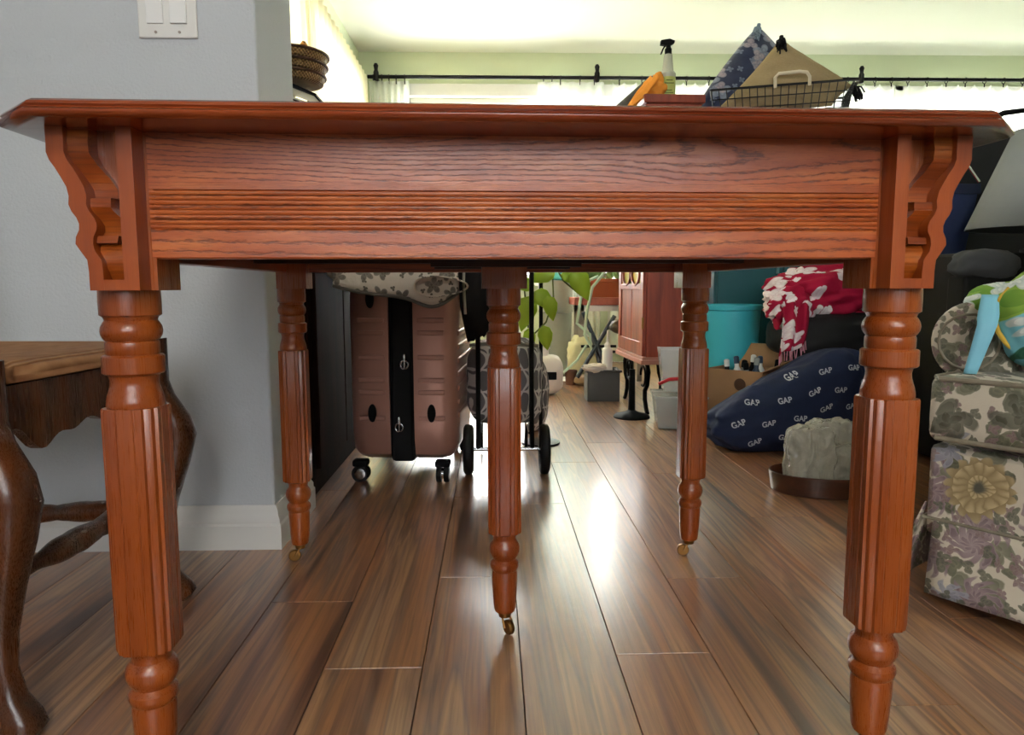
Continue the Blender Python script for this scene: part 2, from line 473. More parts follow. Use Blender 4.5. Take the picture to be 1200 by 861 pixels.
curtain(2.88, 4.2, YC, RZ-.03, .1, M_sheer, 'white scalloped sheer curtain at the far right end of the rod', folds=11, seed=9, scallop=.05)
curtain(2.8, 3.6, XL+.09, RZ-.03, .1, M_cream, 'cream sheer curtain on the left wall, nearest to the wicker baskets', 'Y', folds=9, seed=3)
curtain(3.62, 5.2, XL+.09, RZ-.03, .1, M_cream, 'cream sheer curtain on the left wall, running into the far corner', 'Y', folds=16, seed=9)

t = thing('curtain_rod', 'long black metal curtain rod across the window wall', 'curtain rod', (-.87, YC, RZ))
MB().tube([(0, 0, 0), (5.15, 0, 0)], .013, 12).build('rod', M_blackm, t)
for x in (.06, 1.62, 3.52, 5.0):
    mb = MB().box((x-.01, -.005, -.02), (x+.01, .12, .0)).lathe([(.012, -.03), (.018, -.02), (.019, .03), (.012, .045), (.014, .06), (.018, .075), (.01, .09)], (x, 0, 0), n=14)
    mb.build('bracket', M_blackm, t)
for x in [.04, .1, .15, .2, .26, 1.24, 1.3, 1.36, 1.5, 1.6, 1.78, 1.94, 2.1, 2.26, 2.42, 2.56, 2.7, 2.86, 3.0, 3.16, 3.3, 3.42, 3.62, 3.74, 3.86, 4.0, 4.14, 4.28, 4.42, 4.56, 4.7, 4.84]:
    MB().tube([(x, .02*math.cos(a), .02*math.sin(a)-.006) for a in [i*PI/7 for i in range(15)]], .0028, 6).tube([(x, 0, -.026), (x, 0, -.05)], .004, 6).build('curtain_ring', M_blackm, t)
t = thing('tieback_hook', 'thin dark hook with a cord hanging on the cream left curtain', 'hook', (XL+.12, 3.35, 1.62))
MB().tube([(0, 0, 0), (.01, 0, -.05), (.012, 0, -.2), (.012, .01, -.42)], .005, 6).build('cord', plain('hook_cord', '#5d5b4c', .6), t)
MB().lathe([(.004, -.02), (.016, -.01), (.018, .01), (.008, .025)], n=12).build('knob', M_brass, t)

# ------------------------------------------------------------------ light switch
t = thing('light_switch', 'white double rocker switch plate on the grey wall above the table', 'switch', (-.647, 1.53, 1.12))
MB().box((-.0585, -.006, -.06), (.0585, 0, .06)).build('wall_plate', M_trim, t, smooth=0, bevel=.003, seg=3)
for sx, zz in ((-.0235, 0), (.0235, 1)):
    r_ = MB().prism([(-.0095, -.033), (-.0125, .033), (-.006, .033), (-.006, -.033)] if zz == 0 else [(-.0125, -.033), (-.0095, .033), (-.006, .033), (-.006, -.033)], sx-.0165, sx+.0165, 'X').build('rocker', plain('switch_white', '#ebebea', .35), t, smooth=0, bevel=.001)
    MB().lathe([(.0028, 0), (.0028, -.0015)], (sx, -.006, -.049), 'Y', 10).build('screw', plain('screw_grey', '#a59a92', .4, .5), t)

# ------------------------------------------------------------------ the oak table
TW, TD = .827, .684
TA = .0329
tab = thing('dining_table', 'antique red oak dining table with five turned legs and reeded apron', 'table', (-.380, .768, 0), TA)
# top with moulded edge and clipped corners
def octo(i, z, c=.056):
    x0, x1, y0, y1 = -.099+i, TW+.101-i, -.092+i, TD+.085-i
    c = c-.0*i
    return [(x0+c, y0, z), (x1-c, y0, z), (x1, y0+c, z), (x1, y1-c, z), (x1-c, y1, z), (x0+c, y1, z), (x0, y1-c, z), (x0, y0+c, z)]
MB().rings([octo(.010, .7165), octo(.003, .7172), octo(.0, .7200), octo(.0, .7225), octo(.0035, .7245), octo(.0040, .7255), octo(.0025, .7275), octo(.0035, .7300), octo(.0065, .7325), octo(.012, .7335)]).build('tabletop', M_oakT, tab, smooth=50)
# aprons
AZ0, AZ1 = .592, .7165
prof = [(.004, AZ0), (-.0185, AZ0), (-.020, AZ0+.0015), (-.020, .6205)]
nr = 8; h = (.6605-.6215)/nr
for i in range(nr):
    z = .6215+i*h
    for a in (-78, -45, 0, 45, 78): prof.append((-.0188-.0018*math.cos(R(a)), z+h/2+h/2*math.sin(R(a))*.98))
    prof.append((-.0178, z+h))
prof += [(-.020, .6615), (-.020, AZ1), (.004, AZ1)]
a_ = MB().prism(prof, .034, TW-.034, 'X').build('apron', apron_oak(), tab, smooth=25)
MB().box((.034, TD-.004, AZ0), (TW-.034, TD+.02, AZ1)).build('apron', M_oakX, tab, smooth=0, bevel=.0015)
MB().box((-.02, .034, AZ0), (.004, TD-.034, AZ1)).build('apron', M_oakY, tab, smooth=0, bevel=.0015)
MB().box((TW-.004, .034, AZ0), (TW+.02, TD-.034, AZ1)).build('apron', M_oakY, tab, smooth=0, bevel=.0015)
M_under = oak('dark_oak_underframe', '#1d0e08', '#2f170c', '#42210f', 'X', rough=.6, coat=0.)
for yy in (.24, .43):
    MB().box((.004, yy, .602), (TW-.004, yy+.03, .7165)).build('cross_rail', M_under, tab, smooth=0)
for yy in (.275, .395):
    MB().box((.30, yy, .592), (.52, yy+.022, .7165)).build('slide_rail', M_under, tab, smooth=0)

def leg_mesh(blk, k_=1.):
    mb = MB()
    if blk == 'corner': mb.box((-.038, -.0195, .560), (.019, .038, .7165)).box((-.0195, -.038*0-.0195, .560), (.019, .019, .7165))
    else: mb.box((-.034, -.034, .560), (.034, .034, .7165))
    up = [(.0312, .561), (.0316, .548), (.0314, .5345), (.028, .5325), (.0265, .529), (.0285, .5265), (.0308, .5225), (.0316, .518), (.0308, .5135), (.0285, .5095), (.0262, .5075),
          (.0274, .5065), (.0278, .5045), (.0278, .495), (.027, .4935), (.0305, .4925), (.0320, .491), (.0320, .4745), (.0305, .4730), (.0262, .4715), (.0248, .4660), (.0252, .4610), (.0268, .4555), (.0285, .4505), (.0298, .4450), (.0302, .4400), (.029, .4365), (.027, .4345)]
    mb.lathe([(r*k_, z) for r, z in up], n=36)
    # faceted shaft: square with hollowed, beaded corners
    w, c = .0306*k_, .0120
    q = [(w, -w+c), (w, w-c), (w-.0032, w-c+.0012), (w-.0036, w-c+.004), (w-.0008-c*.30, w-c*.48), (w-c+.004, w-.0036), (w-c+.0012, w-.0032), (w-c, w)]
    poly = []
    for k in range(4):
        a = k*PI/2
        for x, y in q[1:]: poly.append((x*math.cos(a)-y*math.sin(a), x*math.sin(a)+y*math.cos(a)))
    # two shallow flutes on each face are cut into the outline
    out = []
    for k in range(4):
        a = k*PI/2
        f = [(w, -w+c), (w, -.0098), (w-.0008, -.0087), (w, -.0076), (w, .0076), (w-.0008, .0087), (w, .0098)]
        for x, y in f+q[1:]: out.append((x*math.cos(a)-y*math.sin(a), x*math.sin(a)+y*math.cos(a)))
    def sec(s_, z): return [(x*s_, y*s_, z) for x, y in out]
    mb.rings([sec(.62, .4392), sec(.97, .4378), sec(1., .4355), sec(1., .1735), sec(.97, .1705), sec(.62, .1680)])
    lo = [(.024, .168), (.0215, .1605), (.0222, .156), (.0268, .151), (.0290, .1445), (.0288, .138), (.0262, .1315), (.0228, .1275), (.0215, .125), (.0232, .123),
          (.0268, .1195), (.0276, .115), (.0262, .110), (.0232, .106), (.0240, .103), (.0244, .098), (.0238, .080), (.0225, .060), (.0208, .042), (.0190, .037), (.012, .034), (.006, .033)]
    mb.lathe([(r*k_, z) for r, z in lo], n=36)
    return mb

def caster(leg, x, y, ang, sx=1):
    mb = MB()
    mb.lathe([(.011, .035), (.010, .027), (.004, .0265)], (x, y, 0), n=14)
    c, s_ = math.cos(ang), math.sin(ang)
    ox, oy = .012*c, .012*s_
    for q in (-1, 1):
        px, py = -s_*q*.008, c*q*.008
        mb.tube([(x+px*.6, y+py*.6, .029), (x+ox*.6+px, y+oy*.6+py, .022), (x+ox+px, y+oy+py, .0125)], .0018, 6)
    wl = MB()
    n = 18; prof = [(.004, -.005), (.0105, -.005), (.0125, -.0025), (.0125, .0025), (.0105, .005), (.004, .005)]
    rs = []
    for r, t_ in prof:
        rs.append([(x+ox-s_*t_+c*r*math.cos(2*PI*i/n), y+oy+c*t_+s_*r*math.cos(2*PI*i/n), .0127+r*math.sin(2*PI*i/n)) for i in range(n)])
    mb.rings(rs)
    mb.build('caster', M_brass, leg)

OUT = [(-99, 0)]
wav = [(1134.6, 160), (1134.6, 172.6), (1135, 182), (1132, 191), (1126, 200), (1120, 211), (1115, 221), (1113, 231.5), (1114, 241), (1111, 249), (1106, 256), (1103.5, 263), (1104, 270), (1108, 278), (1109, 286), (1104, 294), (1097, 304.6), (1096, 318), (1096, 338)]
wav = [((x-1045)*.00084+.796-.827+.005, .591+(303-y)*.00084) for x, y in wav]
wav[0] = (wav[0][0], .7165); wav[-1] = (wav[-1][0], .560)
inner = [(x-.0165+(.003 if z < .6 else 0), min(z, .7165)) for x, z in wav]
SIL = -.031   # stile inner edge
def corner_leg(px, py, sx, sy, k_=.95):
    mb = leg_mesh('corner', k_)
    T = Matrix.Translation((px, py, 0)) @ Matrix.Diagonal((sx, sy, 1, 1))
    mb.bm.transform(T)
    leg = mb.build('leg', M_oakZ, tab, smooth=32)
    def tf(m): m.T = T; return m
    y0, y1 = -.0455, -.0200
    fr = tf(MB())
    fr.box((SIL, y0, .560), (SIL+.0145, y1, .7165))
    fr.box((SIL+.0145, y0+.0006, .560), (inner[-1][0]+.001, y1, .5705))
    fr.rings([[(a[0], y0+.0003, a[1]), (a[0], y1, a[1]), (b[0], y1, b[1]), (b[0], y0+.0003, b[1])] for a, b in zip(wav, inner)])
    fr.build('face_frame', oakF, leg, smooth=38)
    # solid corbel behind the frame follows the same wavy outline
    co_ = tf(MB())
    co_.rings([[(a[0]-.001, y1, a[1]), (a[0]-.001, .018, a[1]), (SIL+.01, .018, a[1]), (SIL+.01, y1, a[1])] for a in wav])
    co_.build('corbel', M_oakZ, leg, smooth=38)
    # carved scroll block set inside the frame: bulges towards the front in three steps
    sc = tf(MB())
    zz = [.5705, .574, .582, .592, .600, .606, .6065, .6135, .614, .622, .632, .638, .6415, .642, .650, .6505, .660, .670, .682, .693, .704, .7165]
    dd = [.013, .010, .004, .003, .006, .011, .002, .002, .012, .011, .006, .002, .001, .002, .002, .012, .013, .011, .006, .002, .001, .003]
    rings_ = []
    for z, d in zip(zz, dd):
        k = inner[-1][0]
        for (xa, za), (xb, zb) in zip(inner, inner[1:]):
            if zb <= z <= za: k = xa+(xb-xa)*((za-z)/max(1e-6, za-zb)); break
        yf = y0+.006+d; xl = max(SIL+.0147, k-.019-d*.3)
        rings_.append([(xl, yf, z), (k+.001, yf, z), (k+.001, y1, z), (xl, y1, z)])
    sc.rings(rings_); sc.build('scroll_block', M_oakC, leg, smooth=45)
    return leg
oakF = oak('red_oak_frame', '#78310f', '#974515', '#b05a22', 'Z', rough=.35, coat=.2, pore=.2, cath=False)
l1 = corner_leg(0, 0, -1, 1); caster(l1, 0, 0, R(150))
l2 = corner_leg(TW, 0, 1, 1); caster(l2, TW, 0, R(60))
l3 = corner_leg(.002, TD, -1, -1, .87); caster(l3, .002, TD, R(200))
l4 = corner_leg(TW-.015, TD-.027, 1, -1, .87); caster(l4, TW-.015, TD-.027, R(170))
mb = leg_mesh('mid', .85); mb.bm.transform(Matrix.Translation((.409, .346, 0)))
l5 = mb.build('leg', M_oakZ, tab, smooth=32); caster(l5, .409, .346, R(-60))

# ------------------------------------------------------------------ rush-seat chair at the left
M_chair = oak('walnut_chair', '#2a1408', '#4f2a14', '#6b3a1c', 'Z', rough=.25, coat=.4, pore=.4, cath=False)
g = G('woven_rush', .6, spec=.3); o = g.co(); x, y, z = g.xyz(o)
# strands run parallel to each edge: triangles meeting on the diagonals
ax_ = g.math('ABSOLUTE', x); ay_ = g.math('ABSOLUTE', y)
strand = g.math('MAXIMUM', ax_, ay_)
w_ = g.math('SINE', g.math('MULTIPLY', g.math('ADD', strand, g.math('MULTIPLY', g.noise(o, 9., 2.), .006)), 2*PI/.0062))
g.color(g.mix(g.math('MULTIPLY_ADD', w_, .25, g.math('MULTIPLY', g.noise(g.scale(o, 1.), 30., 3.), .8)), '#8a5a38', '#d3a274'))
g.bump(w_, .8, .0018); M_rush = g.m
CHX, CHY = -.80, 1.085
ch = thing('rush_chair', 'carved brown wooden chair with woven rush seat left of the table', 'chair', (CHX, CHY, 0), R(-3))
hx, hy = .205, .21   # half sizes (front of the chair faces +x)
mb = MB()
def seatfn(z0, i):
    pts = []
    for k in range(40):
        a = 2*PI*k/40; c, s_ = math.cos(a), math.sin(a); p = 7
        q = (abs(c)**p+abs(s_)**p)**(-1/p)
        pts.append(((hx-i)*c*q, (hy-i)*s_*q, z0))
    return pts
rs = [seatfn(.440, .012), seatfn(.443, .002), seatfn(.452, .0), seatfn(.463, .002), seatfn(.470, .012), seatfn(.471, .05), seatfn(.466, .10), seatfn(.462, .16), seatfn(.460, .2)]
mb.rings(rs).build('rush_seat', M_rush, ch, smooth=60)
def cabriole(fx, fy, sx, sy):
    P = [(0, 0, .475), (0, 0, .40), (.006, .003, .375), (.024, .010, .335), (.030, .014, .30), (.022, .010, .25), (.008, .003, .19), (-.002, -.001, .13), (-.003, 0, .085), (.006, .004, .05), (.020, .010, .028), (.024, .012, .012), (.020, .010, 0)]
    W_ = [.022, .022, .0235, .029, .031, .027, .022, .0175, .0155, .017, .022, .024, .020]
    rs = []
    for (a, b, z), w in zip(P, W_):
        ring = []
        for k in range(20):
            t_ = 2*PI*k/20; c, s_ = math.cos(t_), math.sin(t_); p = 3.4
            q = (abs(c)**p+abs(s_)**p)**(-1/p)
            ring.append((fx+sx*a+w*c*q, fy+sy*b+w*s_*q, z))
        rs.append(ring)
    return MB().rings(rs).build('leg', M_chair, ch, smooth=60)
cabriole(hx-.012, -hy+.012, 1, -.6); cabriole(hx-.012, hy-.012, 1, .6)
def scallop(x0, x1, n=40):
    pts = []
    for i in range(n+1):
        t_ = i/n; w = abs(t_-.5)*2
        z = .368+.022*math.cos(w*PI*2.0)*(.4+w*.6)-.010*math.exp(-((w-.0)*5)**2)+.006*math.cos(w*PI*5)
        pts.append((x0+(x1-x0)*t_, z))
    return pts
sp = scallop(-hy+.03, hy-.03)
MB().strip(sp, [(a, .440) for a, b in sp], hx-.022, hx-.006, 'X').build('apron', M_chair, ch, smooth=40)
sp = scallop(-hx+.03, hx-.03)
MB().strip(sp, [(a, .440) for a, b in sp], -hy+.006, -hy+.022, 'Y').build('apron', M_chair, ch, smooth=40)
MB().strip(sp, [(a, .440) for a, b in sp], hy-.022, hy-.006, 'Y').build('apron', M_chair, ch, smooth=40)
def turned(a, b, name='stretcher'):
    a, b = Vector(a), Vector(b); n = 36; P = []; r = []
    for i in range(n+1):
        t_ = i/n; P.append(tuple(a.lerp(b, t_)))
        k = abs(t_-.5)*2
        r.append(.009+.008*math.exp(-((k-.35)*5)**2)+.006*abs(math.sin(k*9))*(1-k)+.004*math.exp(-((k)*12)**2))
    MB().tube(P, r, 14).build(name, M_chair, ch, smooth=60)
turned((hx-.005, -hy+.01, .20), (hx-.005, hy-.01, .20))
turned((-hx+.015, -hy+.012, .15), (hx-.01, -hy+.012, .17)); turned((-hx+.015, hy-.012, .15), (hx-.01, hy-.012, .17))
for q in (-1, 1):
    MB().tube([(-hx-.02, q*(hy-.012), 0), (-hx+.012, q*(hy-.012), .22), (-hx+.012, q*(hy-.012), .47), (-hx-.02, q*(hy-.012), .75), (-hx-.06, q*(hy-.012), .98)], [.015, .018, .02, .018, .014], 12).build('rear_leg', M_chair, ch)
for z in (.62, .76, .90):
    x_ = -hx-.02-(z-.75)*.17
    MB().grid(lambda u, v: (x_-.03*math.sin(u*PI), -hy+.012+(2*hy-.024)*u, z+.035*v+.02*math.sin(u*PI)*v), 16, 3).build('back_slat', M_chair, ch, solid=.012)

# ------------------------------------------------------------------ dark cabinet behind the partition
M_dark = oak('dark_walnut', '#120805', '#1f0f08', '#2b160c', 'Z', rough=.8, coat=0., cath=False, spec=.08)
t = thing('dark_cabinet', 'tall dark walnut cabinet behind the grey wall corner, left of the suitcase', 'cabinet', (-.62, 2.24, 0))
MB().box((-.2, -.38, .05), (.145, .40, .99)).build('body', M_dark, t, smooth=0, bevel=.003)
MB().box((-.21, -.39, .99), (.165, .41, 1.02)).build('top_board', M_dark, t, smooth=0, bevel=.004)
MB().box((-.19, -.36, 0), (.135, .36, .05)).build('plinth', M_dark, t, smooth=0)
for y0, y1 in ((-.345, -.008), (.008, .345)):
    d = MB().box((.145, y0, .08), (.160, y1, .97)).build('door', M_dark, t, smooth=0, bevel=.002)
    MB().lathe([(.006, 0), (.012, .012), (.01, .02)], (.160, y1-.03 if y0 < 0 else y0+.03, .6), 'X', 12).build('knob', M_brass, d)
t = thing('white_box', 'white wooden box with arched black-lined lid under the wicker baskets', 'box', (-.60, 2.20, 1.02))
pts = [(-.1, 0)]+[(-.1+.2*i/20, .055+.03*math.sin(PI*i/20)) for i in range(21)]+[(.1, 0)]
wb = plain('box_white', '#e8e6da', .5)
MB().prism(pts, -.07, .07, 'Y').build('body', wb, t, smooth=25)
MB().tube([(-.1+.2*i/20, -.071, .047+.03*math.sin(PI*i/20)) for i in range(21)], .0022, 6).build('dark_piping', M_black, t)
t = thing('black_book', 'black book lying open face down on the white box', 'book', (-.585, 2.2, 1.106))
MB().prism([(-.085, .0), (-.0, .034), (.085, .0), (.085, .006), (0, .042), (-.085, .006)], -.06, .06, 'Y').build('cover', M_black, t, smooth=0)
MB().prism([(-.078, .0), (-.0, .030), (.078, .0), (0, .026)], -.055, .055, 'Y').build('pages', plain('paper', '#cfcab8', .8), t, smooth=0)
g = G('wicker', .65); o = g.co(); x, y, z = g.xyz(o)
a_n = g.math('ARCTAN2', y, x)
w1 = g.math('SINE', g.math('MULTIPLY', z, 2*PI/.010)); w2 = g.math('SINE', g.math('MULTIPLY', a_n, 60.))
g.color(g.mix(g.math('MULTIPLY_ADD', g.math('MULTIPLY', w1, w2), .4, g.noise(o, 25.)), '#5a3a1d', '#b08a54')); g.bump(g.math('MULTIPLY', w1, w2), .8, .003); M_wick = g.m
M_wick2 = plain('wicker_dark', '#4a2c16', .6, nz=.5, nsc=60)
for i, (z0, r) in enumerate(((1.150, .098), (1.179, .104), (1.208, .108))):
    t = thing('wicker_basket', ['round wicker basket at the bottom of the stack by the left curtain', 'round wicker basket in the middle of the stack by the left curtain', 'round wicker basket on top of the stack by the left curtain'][i], 'basket', (-.585, 2.2, z0), group='stacked wicker baskets')
    MB().lathe([(r*.8, 0), (r*.93, .004), (r, .024), (r+.002, .0265), (r-.006, .0265), (r*.9, .008), (r*.7, .005)], n=40).build('bowl', M_wick, t)
    MB().tube([((r)*math.cos(a), (r)*math.sin(a), .0235) for a in [2*PI*k/40 for k in range(41)]], .0045, 8).build('rim', M_wick2, t)

# ------------------------------------------------------------------ suitcase
g = G('rose_gold_shell', .36, metal=.35, spec=.5); o = g.co()
g.color(g.mix(g.noise(o, 3.), '#a8786a', '#bd8e7e')); g.bump(g.noise(o, 500., 2.), .12, .0006); M_shell = g.m
su = thing('suitcase', 'rose gold hard-shell suitcase standing upright behind the table', 'suitcase', (-.262, 2.035, 0), R(-4))
def shell(x0, x1):
    rs = []
    s_ = 1 if x1 > x0 else -1
    n = 10
    for k, (t_, ins) in enumerate(((0, 0), (.6, 0), (.82, .006), (.93, .018), (1, .045))):
        xx = x0+(x1-x0)*t_; ring = []
        for i in range(48):
            a = 2*PI*i/48; c, q = math.cos(a), math.sin(a); p = 9
            m = (abs(c)**p+abs(q)**p)**(-1/p)
            ring.append((xx, .23+(.23-ins)*c*m, .345+(.285-ins)*q*m))
        rs.append(ring)
    return MB().rings(rs)
for x0, x1 in ((-.033, -.152), (.037, .156)):
    sh = shell(x0, x1).build('shell', M_shell, su, smooth=40)
    lo, hi = min(x0, x1), max(x0, x1)
    c = (x0*.62+x1*.38)
    w = abs(x1-x0)*.62
    for z in (.19, .265, .30, .365, .435, .47):
        a, b = (x0+(x1-x0)*.10, x0+(x1-x0)*.75)
        MB().box((min(a, b), -.0045, z-.007), (max(a, b), .004, z+.007)).build('rib', M_shell, sh, smooth=0, bevel=.0035, seg=3)
    for z in (.19, .23, .27, .31, .35, .39, .43):
        if x1 > 0:
            MB().box((x1-.004, .06, z-.008), (x1+.005, .40, z+.008)).build('rib', M_shell, sh, smooth=0, bevel=.004, seg=3)
    xx = x0+(x1-x0)*.42
    for z in (.205, .53):
        MB().lathe([(.012, 0), (.0115, -.006), (.008, -.009)], (xx, 0, z), 'Y', 20, sy=2.2).build('stud', M_black, sh)
MB().box((-.033, .0025, .062), (.037, .457, .628)).build('zip_gusset', plain('gusset', '#0c0d10', .8, nz=.2), su, smooth=0, bevel=.012)
for x in (-.028, .03):
    MB().tube([(x, .0005, .08), (x, .0005, .60)], .0025, 6).build('zip', M_black, su)
for x, z in ((.012, .35), (-.006, .17)):
    MB().tube([(x, -.006, z+.02)]+[(x+.011*math.sin(a), -.006, z-.012*math.cos(a)-.005) for a in [2*PI*k/14 for k in range(15)]], .003, 8).lathe([(.004, 0), (.005, .012), (.003, .02)], (x, -.005, z+.005)).build('zip_pull', M_chrome, su)
for (x, y) in ((-.125, .02), (.115, .02), (-.125, .43), (.115, .43)):
    wl = MB().box((x-.022, y-.02, .046), (x+.022, y+.02, .066)).build('wheel_housing', M_black, su, smooth=0, bevel=.006)
    mb = MB()
    for q in (-.011, .011): mb.lathe([(.012, q-.007), (.024, q-.007), (.0255, q-.003), (.0255, q+.003), (.024, q+.007), (.012, q+.007)], (x, y, .0255), 'Y' if x < 0 else 'X', 22)
    mb.build('wheel_tyre', M_rubber, wl)
    mb = MB()
    mb.lathe([(.003, -.019), (.012, -.0195), (.016, -.0185), (.016, .0185), (.012, .0195), (.003, .019)], (x, y, .0255), 'Y' if x < 0 else 'X', 18).build('wheel_hub', M_chrome, wl)
MB().tube([(-.03, .1, .63), (-.03, .1, .65), (-.03, .14, .66), (-.03, .32, .66), (-.03, .36, .65), (-.03, .36, .63)], .008, 8).build('carry_handle', M_black, su)

# ------------------------------------------------------------------ quilted black-and-white floral bag on the suitcase
def floral_bw(name='quilted_flower_cloth'):
    g = G(name, .8, spec=.2); x, y, z = g.xyz(g.co())
    u = g.math('ADD', x, g.math('MULTIPLY', y, .2)); v = g.math('ADD', z, g.math('MULTIPLY', y, .9))
    c = '#ded4c9'
    m, cc = g.flowers(u, v, 17., 1., .44, 5, '#3d3b38', '#8d857b', .9, .6); c = g.mix(g.math('MULTIPLY', m, .8), c, cc)
    m, cc = g.flowers(u, v, 40., 2., .3, 3, '#57524d', '#a39a8d', .35, .9); c = g.mix(m, c, cc)
    g.color(c); g.bump(g.noise(g.co(), 60.), .4, .003); return g.m
M_bw = floral_bw()
fb = thing('flower_print_bag', 'white quilted bag with grey flower print lying on the rose gold suitcase', 'bag', (-.27, 2.14, .69))
mb = MB().blob((0, 0, .03), (.19, .19, .08), .12, 1.6, 3, 5, 3.2, flat=None)
mb.build('body', M_bw, fb, smooth=80)
# flap folded over the front edge, hanging down in front of the suitcase
def flap(u, v):
    x = -.15+.33*u
    droop = .138+.022*math.sin(u*PI*1.0)+.035*math.exp(-((u-.82)*5)**2)
    y = -.17-.045*math.sin(min(1, v*1.6)*PI/2)-.012*math.sin(u*9)*v
    z = .035-droop*1.15*v+.0*v
    return (x, y, z)
MB().grid(flap, 30, 12).build('flap', M_bw, fb, smooth=80, solid=.006)
MB().tube([tuple(Vector(flap(u/24, 1.))+Vector((0, -.002, 0))) for u in range(25)], .005, 8).build('piping', plain('grey_piping', '#6f6a63', .7), fb)
def loop(u, v):
    a = PI*u*2
    return (.125+.07*math.cos(a)+.01*math.cos(2*a), -.225+.03*(v-.5)*2, -.125+.026*math.sin(a))
MB().grid(loop, 28, 2).build('strap', M_bw, fb, smooth=80, solid=.004)
MB().blob((-.135, -.15, -.055), (.045, .07, .05), .25, 2., 8, 4, 2.4).build('tied_end', M_bw, fb, smooth=80)
mb = MB(); mb.tube([(.17, -.12, .02), (.195, -.19, -.05), (.193, -.20, -.12), (.197, -.20, -.20)], .004, 6)
mb.build('cord', plain('silver_cord', '#a9a59c', .4, .3), fb)

# ------------------------------------------------------------------ black hanging coat roll and wheeled shopping cart
g = G('grey_lattice_fabric', .8); x, y, z = g.xyz(g.co())
u = g.math('ADD', x, g.math('MULTIPLY', y, .7)); sc = 2*PI/.085
pu = g.math('MULTIPLY', u, sc); pv = g.math('MULTIPLY', z, sc*.62)
k1 = g.math('ABSOLUTE', g.math('ADD', g.math('SINE', g.math('ADD', pu, pv)), g.math('SINE', g.math('SUBTRACT', pu, pv))))
k2 = g.math('ABSOLUTE', g.math('ADD', g.math('COSINE', pu), g.math('COSINE', g.math('MULTIPLY', pv, 1.))))
ln = g.math('MINIMUM', k1, k2)
g.color(g.mix(g.sm(ln, .16, .3), '#dcd8d4', '#716d70')); g.bump(g.noise(g.co(), 200.), .2); M_lat = g.m
ct = thing('shopping_cart', 'folding shopping cart with black wheels and grey lattice print bag behind the middle leg', 'cart', (.04, 2.13, 0))
for x in (-.114, .114):
    w = MB()
    w.lathe([(.050, -.012), (.066, -.015), (.0745, -.010), (.0765, 0), (.0745, .010), (.066, .015), (.050, .012), (.050, -.012)], (x, 0, .0765), 'X', 36, caps=False)
    w = w.build('wheel', M_rubber, ct, smooth=50)
    MB().lathe([(.052, -.006), (.048, -.008), (.016, -.003), (.014, -.012), (.014, .012), (.016, .003), (.048, .008), (.052, .006)], (x, 0, .0765), 'X', 28).build('hub', M_black, w)
MB().tube([(-.13, 0, .0765), (.13, 0, .0765)], .006, 10).build('axle', M_chrome, ct)
for x in (-.085, .078):
    MB().tube([(x, 0, .0765), (x, .03, .14), (x, .05, .45), (x, .06, .98), (x*.6, .06, 1.02), (0, .06, 1.02)], .0075, 8).build('frame_tube', M_blackm, ct)
MB().tube([(-.08, .05, .115), (-.08, .27, .115), (.073, .27, .115), (.073, .05, .115)], .005, 8).tube([(-.08, .26, .115), (-.08, .30, .01)], .006, 8).tube([(.073, .26, .115), (.073, .30, .01)], .006, 8).build('base_frame', M_blackm, ct)
MB().blob((.0, .17, .262), (.118, .095, .138), .07, 1.6, 2, 5, 4., flat=.122).build('bag', M_lat, ct, smooth=70)
MB().tube([(-.11, .075, .385), (-.04, .062, .392), (.04, .062, .388), (.10, .075, .382)], .006, 8).build('bag_rim', plain('rim_grey', '#8d8a80', .7), ct)
bc = thing('black_coat', 'black coat hanging from the shopping cart handle', 'coat', (-.04, 2.155, .40))
MB().blob((.0, .0, .28), (.062, .035, .265), .12, 2.4, 5, 4, 3.).build('body', plain('black_cloth', '#0b0b0d', .9, nz=.3, bump=.3, bd=.003), bc, smooth=70)
MB().tube([(.0, .0, .5), (.0, .02, .6), (.0, .035, .62)], .012, 8).build('hanging_loop', M_black, bc)
t = thing('lattice_cushion', 'round-bottomed grey cushion with white lattice print, right of the black rod', 'cushion', (.165, 2.80, 0))
MB().blob((0, 0, .145), (.055, .09, .145), .06, 1.6, 4, 4, 2.4, flat=.002).build('cover', M_lat, t, smooth=70)

# ------------------------------------------------------------------ plant stand and trailing plant
M_leaf = G('pothos_leaf', .4, spec=.4); 
M_leaf.color(M_leaf.mix(M_leaf.noise(M_leaf.co(), 6.), '#7fa22a', '#b4cc3c')); M_leaf.b.inputs['Subsurface Weight'].default_value = 0; M_leaf = M_leaf.m
M_stem = plain('stem_green', '#55602e', .6)
M_terra = plain('terracotta', '#a2532f', .8, nz=.15, nsc=20)
t = thing('plant_stand', 'thin black metal plant stand rising behind the middle leg', 'plant stand', (.172, 2.56, 0))
MB().lathe([(.07, 0), (.07, .006), (.012, .012)], n=28).build('foot', M_blackm, t)
MB().tube([(0, 0, .01), (0, 0, .35), (0, 0, .716)], .007, 10).build('pole', M_blackm, t)
MB().lathe([(.075, .712), (.085, .716), (.085, .722)]).build('ring_shelf', M_blackm, t)
t = thing('trailing_pothos', 'potted pothos with yellow-green leaves trailing down behind the table', 'plant', (.172, 2.56, .723))
MB().lathe([(.06, 0), (.075, .10), (.082, .10), (.082, .13), (.07, .13), (.066, .1)], n=28).build('pot', M_terra, t)
random.seed(11)
